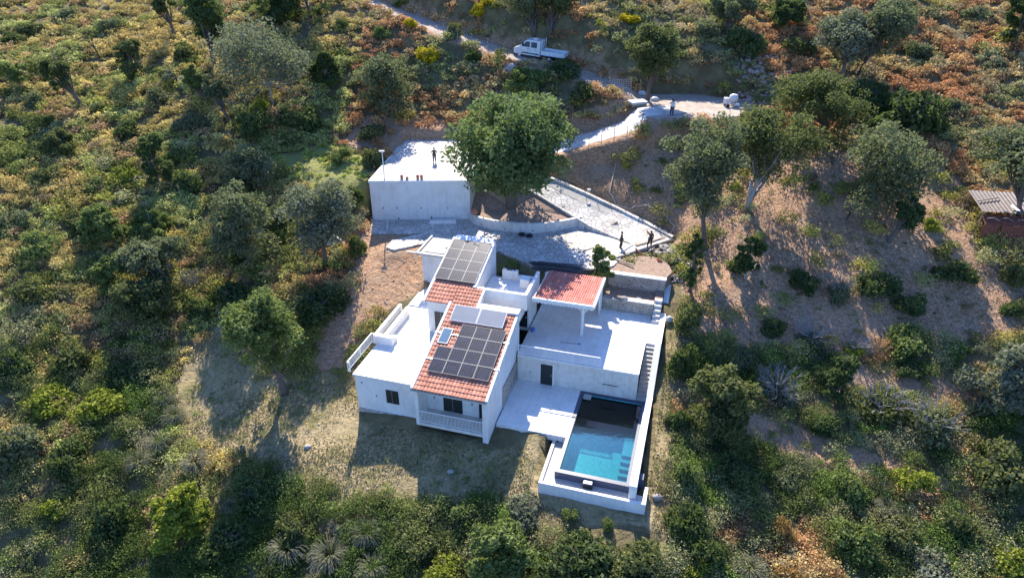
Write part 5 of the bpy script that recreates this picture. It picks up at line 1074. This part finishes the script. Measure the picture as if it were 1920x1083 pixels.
for (kind,x,y,h,hb,rad,lean,colr,lab) in TREES:
    TI+=1; rg=np.random.default_rng(100+TI); rn=random.Random(TI); gz_=float(gzm(x,y)); big='great' in lab and 'spreading over' in lab
    if big: gz_=6.25; x,y=-.1,67.7; hb=1.2; h=12.1; rad*=1.05
    h=max(h,1.2); hb=min(hb,h*.55); rad=min(rad,h*1.3 if not big else 9)
    shrubby=hb<.8 or h<2.6
    o=thing('oak_tree' if not shrubby else 'tall_shrub',lab,'tree' if not shrubby else 'shrub',(x,y,gz_),frame='local')
    cx,cy=lean,0.
    vol=(rad**2*(h-hb))
    n=int(np.clip(26+vol*1.6,30,130 if not big else 230)); lc,lr=crown_lobes(rg,cx,cy,max(hb-.1,.15),h-.1,rad*.98,n)
    if shrubby: lc=np.concatenate([lc,np.stack([cx+rad*.7*rg.uniform(-1,1,8),rad*.7*rg.uniform(-1,1,8),rg.uniform(.1,.4,8)*h],1)]); lr=np.concatenate([lr,np.full(8,rad*.3)])
    leaf=.12 if not big else .17
    area=(lr**2).sum()*12; per=area*(62 if not big else 44)/len(lc); per=min(per,(34000 if big else 11000)/len(lc))
    c,nr_,s,tn=lobes_leaves(rg,lc,lr,per,leaf*1.2)
    leaf_mesh('crown',c,nr_,s,tn,M['leaf_'+colr],o)
    # trunk and limbs
    tb=MB(); r0=min(.038*h**.9+.03,.24) if not big else .5; pale='pale' in lab or 'grey-leaved' in lab
    if shrubby: r0*=.6
    fork=Vector((lean*.35,0,max(hb*.75,h*.22)))
    if 'forked' in lab or 'pair right' in lab:
        for s_ in(-1,1): tb.tube([(0,0,-.3),(s_*.25+lean*.2,0,fork.z*.6),(s_*.7+lean*.5,0,fork.z+.6)],[r0*.9,r0*.7,r0*.5],8)
    tb.tube([(0,0,-.4),(lean*.12,0,fork.z*.4),(fork.x,0,fork.z),(lean*.7,0,(hb+h)/2),(lean,0,h*.85)],[r0*1.25,r0,r0*.85,r0*.5,r0*.12],9)
    order=np.argsort(-lr)
    for k in order[:18 if not big else 34]:
        e=Vector(lc[k]); st_=Vector((fork.x,fork.y,fork.z*rn.uniform(.85,1.25))); md=st_.lerp(e,.5)+Vector((rn.uniform(-.2,.2),rn.uniform(-.2,.2),-.1))*rad*.3
        tb.tube([st_,md,e],[r0*.42,r0*.26,r0*.07],6,False)
    tb.build('trunk',M['palebark' if pale else 'bark'],o,smooth=True)
# burnt bare tree
x,y=(-53.83,93.81); bt=thing('bare_tree','blackened bare tree with spreading twigs near the top left','tree',(x,y,float(gzm(x,y))),frame='local'); rn=random.Random(8); tb=MB()
def twig(p,d,l,r,dep,tb):
    q=p+d*l; tb.tube([p,p.lerp(q,.5)+Vector((rn.uniform(-.1,.1),rn.uniform(-.1,.1),0))*l,q],[r,r*.8,r*.55],5,False)
    if dep>0:
        for k in range(3): twig(q,(d+Vector((rn.uniform(-.8,.8),rn.uniform(-.8,.8),rn.uniform(-.1,.5)))).normalized(),l*.68,r*.55,dep-1,tb)
twig(Vector((0,0,-.2)),Vector((-.25,0,1)).normalized(),1.6,.14,4,tb); tb.build('trunk',M['hair'],bt)
# shrubs: prototypes copied
PR={}
for k in range(7):
    rg=np.random.default_rng(500+k); n=15; d=rg.normal(size=(n,3)); d/=np.linalg.norm(d,axis=1,keepdims=True); d[:,2]=np.abs(d[:,2])
    lc=d*rg.uniform(.35,.75,(n,1)); lc[:,2]=lc[:,2]*.9+.1; lr=rg.uniform(.22,.42,n)
    c,nr_,s,tn=lobes_leaves(rg,lc,lr,150,.07); c[:,2]=np.maximum(c[:,2],-.15); PR[k]=(c,nr_,s,tn)
PME={}; SPM={}
def twigs_mesh(seed,n,r,spread,up):
    rn_=random.Random(seed); tb=MB()
    for k in range(n):
        a=rn_.uniform(0,6.28); s=rn_.uniform(.5,1)*spread; h_=rn_.uniform(.5,1)*up; p1_=Vector((math.cos(a)*s*.35,math.sin(a)*s*.35,h_*.6)); p2_=Vector((math.cos(a)*s,math.sin(a)*s,h_))
        tb.tube([(0,0,-.1),p1_,p2_],[r,r*.7,r*.25],4,False)
        for q in range(3): e=p2_+Vector((rn_.uniform(-.25,.25),rn_.uniform(-.25,.25),rn_.uniform(-.05,.2))); tb.tube([p1_.lerp(p2_,.5+.15*q),e],[r*.5,r*.15],3,False)
    return tb
first={}
for i,(kind,x,y,rad,hh,colr,lab) in enumerate(SHRUBS):
    z=float(gzm(x,y)); nm={'broom':'flowering_broom','bush':'bush','tussock':'grass_tussock'}[kind]
    hh=max(hh*.8,.5)*(.8 if kind=='tussock' else 1); rad*=(.62 if kind=='tussock' else 1); dead='dead' in lab or 'twig' in lab
    o=thing(nm,lab,{'broom':'shrub','bush':'bush','tussock':'grass'}[kind],(x,y,z-.05),{'broom':'yellow brooms in flower','bush':'bushes on the hillside','tussock':'dry grass tussocks'}[kind],frame='local',rot=i*1.7)
    if kind=='broom': rad*=1.35; hh*=1.3
    o.scale=(rad*1.1,rad*1.0,hh)
    if kind!='tussock':
        k=i%7; key=(k,'c')
        if key not in PME:
            c,nr_,s,tn=PR[k]; f=leaf_mesh('foliage',c,nr_,s,tn,None,o); PME[key]=f.data; f.data.materials.append(M['leaf_'+colr])
        else:
            f=bpy.data.objects.new('foliage',PME[key]); C.objects.link(f); f.parent=o
        f.material_slots[0].link='OBJECT'; f.material_slots[0].material=M['leaf_'+colr]
        key=('t',dead)
        if key not in PME: g=twigs_mesh(3,40 if dead else 12,.03 if not dead else .022,.95 if dead else .5,1.2 if dead else .7).build('stems',M['silver' if dead else 'bark'],o); PME[key]=g.data
        else: g=bpy.data.objects.new('stems',PME[key]); C.objects.link(g); g.parent=o
        if dead and 'dead' in lab: f.scale=(.7,.7,.55)
    else:
        key=('g',i%3)
        if key not in PME:
            rn_=random.Random(40+i); tb=MB()
            for q in range(230):
                a=rn_.uniform(0,6.28); L=rn_.uniform(.6,1.25); w0=.012; up_=rn_.uniform(.35,1.)
                sx_,sy_=math.cos(a),math.sin(a); px_,py_=-sy_*w0,sx_*w0; base=(sx_*rn_.uniform(0,.15),sy_*rn_.uniform(0,.15))
                pts=[(base[0],base[1],0),(base[0]+sx_*L*.35,base[1]+sy_*L*.35,up_*.8),(base[0]+sx_*L*.75,base[1]+sy_*L*.75,up_*.95),(base[0]+sx_*L,base[1]+sy_*L,up_*.72)]
                tn_=rn_.random()
                for m_ in range(3):
                    a0,b0=pts[m_],pts[m_+1]; j=len(tb.v); tb.v+=[(a0[0]-px_,a0[1]-py_,a0[2]),(a0[0]+px_,a0[1]+py_,a0[2]),(b0[0]+px_,b0[1]+py_,b0[2]),(b0[0]-px_,b0[1]-py_,b0[2])]; tb.col+=[tn_*.3+q_ for q_ in((0,0,.15,.15),(.15,.15,.45,.45),(.45,.45,.7,.7))[m_]]; tb.f.append((j,j+1,j+2,j+3))
            g=tb.build('blades',M['leaf_straw'],o); PME[key]=g.data
        else: g=bpy.data.objects.new('blades',PME[key]); C.objects.link(g); g.parent=o
# ---------------------------------------------------------------- ground cover (uncountable)
rg=np.random.default_rng(7)
N=26000
px_=rg.uniform(-80,68,N); py_=rg.uniform(22,114,N)
keep=np.abs(px_)<(py_*.82+9); px_,py_=px_[keep],py_[keep]
def zin(Q,x,y,m=0): return poly_sd(x,y,Q)<m
bad=np.zeros(len(px_),bool)
for Q,m_ in((COURT,.8),(JUNC,.5),(GARAGE,.6),(Z_LAWN,-.5),(Z_DIRT,-.5)): bad|=zin(Q,px_,py_,m_)
for Q,_ in HPADS: bad|=zin(Q,px_,py_,1.9)
bad|=zin([q[:2] for q in CW]+[q[:2] for q in WALK],px_,py_,.9); dl,_=line_dist(px_,py_,WALKC); bad|=dl<3.1
dl,_=line_dist(px_,py_,RAMP); bad|=dl<3.2
dl,_=line_dist(px_,py_,ROAD); bad|=dl<2.1
oro=zin(Z_ORCH,px_,py_,0)|zin(Z_STRIP,px_,py_,0)|zin(Z_STRIPB,px_,py_,0); bad|=oro&(rg.random(len(px_))<.9)
bk=zin(Z_BANK,px_,py_,0); bad|=bk&(rg.random(len(px_))<.8)
gs=zin(Z_GRASS,px_,py_,0)
bare=vnoise(px_,py_,5,21)<.14; bad|=bare&(rg.random(len(px_))<.6)
dens=np.clip(1.25-py_/140,.35,1); bad|=rg.random(len(px_))>dens
px_,py_,gs,oro,bk=[a[~bad] for a in(px_,py_,gs,oro,bk)]
n=len(px_); pz_=gzm(px_,py_)
sp1=vnoise(px_,py_,6,31)*.6+vnoise(px_,py_,2.5,33)*.4+rg.normal(size=n)*.07
# share of bracken by region: high on the top and right slopes, lower at left, little at the bottom
br_=np.clip((py_-50)/22,0,1)*.85+.06; br_=np.where(px_<-20,np.clip((py_-30)/30,0.15,.75)*.85,br_); br_=np.where((px_>18)&(py_>62),.95,br_); br_=np.where((px_<-12)&(px_>-24)&(py_>72),1.,br_); br_=np.where(py_>88,.85,br_)
isb=(sp1<(.28+br_*.45))&~gs&~oro; isb|=bk&False
def clumps(name,label,idx_,pal,rr,hh,cards,leaf,seed,upb=.3):
    r=np.random.default_rng(seed); m_=len(idx_)
    cx,cy,cz=px_[idx_],py_[idx_],pz_[idx_]; rad=r.uniform(*rr,m_); ht=rad*r.uniform(*hh,m_)
    near=np.clip(70/py_[idx_],.6,1.3); k=(cards*near*(rad/np.mean(rr))**1.5).astype(int)+8; I=np.repeat(np.arange(m_),k); T=len(I)
    d=r.normal(size=(T,3)); d[:,2]=np.abs(d[:,2]); d/=np.linalg.norm(d,axis=1,keepdims=True); q=r.uniform(.6,1.08,T)
    wob=1+.35*np.sin(d[:,0]*5+I)*np.cos(d[:,1]*6+I*1.7)
    pm=min(len(PR[j][0]) for j in PR); PC=np.stack([PR[j][0][:pm] if False else PR[j][0][np.random.default_rng(j).permutation(len(PR[j][0]))[:pm]] for j in range(7)]); ND=np.stack([PR[j][1][np.random.default_rng(j).permutation(len(PR[j][1]))[:pm]] for j in range(7)])
    pid=r.integers(0,7,m_)[I]; ci=r.integers(0,pm,T); an=r.uniform(0,6.28,m_)[I]; lc_=PC[pid,ci]; nd_=ND[pid,ci]; ca_,sa_=np.cos(an),np.sin(an)
    el=r.uniform(.75,1.3,m_)[I]
    c=np.stack([cx[I]+(lc_[:,0]*ca_-lc_[:,1]*sa_)*rad[I]*el,cy[I]+(lc_[:,0]*sa_+lc_[:,1]*ca_)*rad[I]/el,cz[I]+lc_[:,2]*ht[I]],1)
    d=np.stack([nd_[:,0]*ca_-nd_[:,1]*sa_,nd_[:,0]*sa_+nd_[:,1]*ca_,nd_[:,2]],1)
    pal=np.array(pal); w_=np.clip((vnoise(cx,cy,4.5,seed+50)*1.5-.25)*len(pal)+r.normal(size=m_)*.9,0,len(pal)-1).astype(int); base=pal[w_]; base=base*(r.uniform(.7,1.3,(m_,1)))*np.array([1.68,1.72,1.5]); col=base[I]*r.uniform(.8,1.2,(T,1))
    nr_=d*1.+r.normal(size=(T,3))*.2; nr_[:,2]+=upb*.5
    sz=leaf*r.uniform(.6,1.4,T)*np.clip(cy[I]/60,.75,1.4)
    o=leaf_mesh(name,c,nr_,sz,None,M['scrub'],col=np.clip(col,0,1)); return tag(o,label,'undergrowth',kind='stuff'),T
ib=np.where(isb)[0]; ig=np.where(~isb&~gs)[0]; is_=np.where(gs)[0]
left=px_[ib]<-20
SC_=1.12
PB=[(.32,.175,.095),(.36,.225,.12),(.27,.155,.085),(.36,.27,.14),(.27,.21,.13),(.19,.19,.09)]; PL=[(.34,.26,.11),(.37,.3,.13),(.27,.22,.09),(.31,.21,.12),(.22,.22,.08),(.27,.27,.11)]
t1=clumps('bracken','rust-orange dry bracken covering the upper slopes','' if False else ib[~left],PB,(.55,1.35),(.6,1.1),190,.09,1)
t2=clumps('bracken','golden dry bracken over the left slope',ib[left],PL,(.55,1.35),(.6,1.1),200,.09,2)
PG=[(.16,.17,.055),(.12,.135,.045),(.21,.2,.085),(.22,.21,.12),(.07,.09,.03),(.25,.24,.065),(.18,.14,.09),(.27,.22,.08)]
lowg=py_[ig]<47
PD=[(.06,.085,.025),(.1,.125,.04),(.14,.15,.055),(.05,.07,.03),(.17,.17,.075),(.2,.19,.11),(.09,.13,.035)]
t5=clumps('dark_scrub','dark green tangled scrub in the foreground',ig[lowg],PD,(.5,1.5),(.7,1.25),330,.075,6)
t3=clumps('low_scrub','mixed low green and grey scrub over the hillside',ig[~lowg],PG,(.6,1.6),(.6,1.15),230,.09,3)
t4=clumps('bright_grass','bright yellow-green grass patch left of the garage',is_,[(.27,.29,.08),(.36,.33,.14),(.22,.26,.07)],(.3,.6),(.4,.8),60,.07,4)
print('cards',t1[1],t2[1],t3[1],t4[1],t5[1])
# lawn tufts and litter
def blades(name,label,Q,n,pal,size,seed,dens_s=3.):
    r=np.random.default_rng(seed); Q_=np.array(Q); x=r.uniform(Q_[:,0].min(),Q_[:,0].max(),n); y=r.uniform(Q_[:,1].min(),Q_[:,1].max(),n)
    ok=inside(x,y,Q)&(vnoise(x,y,dens_s,seed)+r.normal(size=n)*.12>.42)
    for H_,_ in HPADS: ok&=poly_sd(x,y,H_)>.15
    ok&=poly_sd(x,y,COURT)>.3
    x,y=x[ok],y[ok]; z=gzm(x,y); m_=len(x); s=size*r.uniform(.5,1.5,m_)
    pal=np.array(pal); col=pal[r.integers(0,len(pal),m_)]*r.uniform(.7,1.3,(m_,1)); nr_=r.normal(size=(m_,3)); nr_[:,2]*=.6
    o=leaf_mesh(name,np.stack([x,y,z+s*.4],1),nr_,s,None,M['scrub'],col=np.clip(col,0,1),aspect=.4); return tag(o,label,'grass',kind='stuff')
blades('lawn_grass','dry patchy lawn grass round the villa',Z_LAWN,150000,[(.36,.29,.16),(.28,.24,.12),(.16,.19,.07),(.4,.32,.18),(.22,.22,.09)],.07,11)
blades('orchard_litter','dry litter and weeds on the orchard earth',Z_ORCH,70000,[(.34,.24,.16),(.26,.17,.12),(.2,.19,.1),(.42,.33,.24)],.07,12,2.)

# weeds on the lawn and orchard earth, loose stones
def weeds(name,label,Q,n,pal,rr,cards,seed):
    global px_,py_,pz_
    r_=np.random.default_rng(seed); Q_=np.array(Q); x=r_.uniform(Q_[:,0].min(),Q_[:,0].max(),n); y=r_.uniform(Q_[:,1].min(),Q_[:,1].max(),n)
    ok=inside(x,y,Q)&(vnoise(x,y,4.,seed)>.35)
    for H_,_ in HPADS: ok&=poly_sd(x,y,H_)>.35
    ok&=poly_sd(x,y,COURT)>.4
    d_,_=line_dist(x,y,WALKC); ok&=d_>2.4
    px_,py_=x[ok],y[ok]; pz_=gzm(px_,py_); clumps(name,label,np.arange(len(px_)),pal,rr,(.7,1.1),cards,.05,seed)
weeds('lawn_weeds','green and straw weeds dotted over the lawn',Z_LAWN,900,[(.1,.15,.04),(.16,.18,.07),(.28,.24,.13),(.2,.2,.09)],(.15,.5),40,61)
weeds('orchard_weeds','small weeds and dead stalks on the orchard earth',Z_ORCH,700,[(.12,.14,.06),(.2,.15,.09),(.24,.18,.11),(.1,.12,.05)],(.15,.45),36,62)
def stones(name,label,Qs,n,seed):
    rn_=random.Random(seed); mb=MB()
    for Q in Qs:
        Q_=np.array(Q)
        for k in range(n):
            x=rn_.uniform(Q_[:,0].min(),Q_[:,0].max()); y=rn_.uniform(Q_[:,1].min(),Q_[:,1].max())
            if not inside(np.array([x]),np.array([y]),Q)[0]: continue
            if any(poly_sd(np.array([x]),np.array([y]),H_)[0]<.3 for H_,_ in HPADS): continue
            s_=rn_.uniform(.03,.1)*(2 if rn_.random()<.08 else 1); mb.ball((x,y,float(gzm(x,y))+s_*.2),(s_*1.2,s_,s_*.6),5,4,.2,rn_)
    tag(mb.build(name,M['pinkrock'],org=(0,0,0),frame='world'),label,'stones',kind='stuff')
stones('loose_stones','loose stones scattered on the bare earth',[Z_ORCH,Z_DIRT,Z_STRIP,Z_LAWN,Z_BANK],260,71)
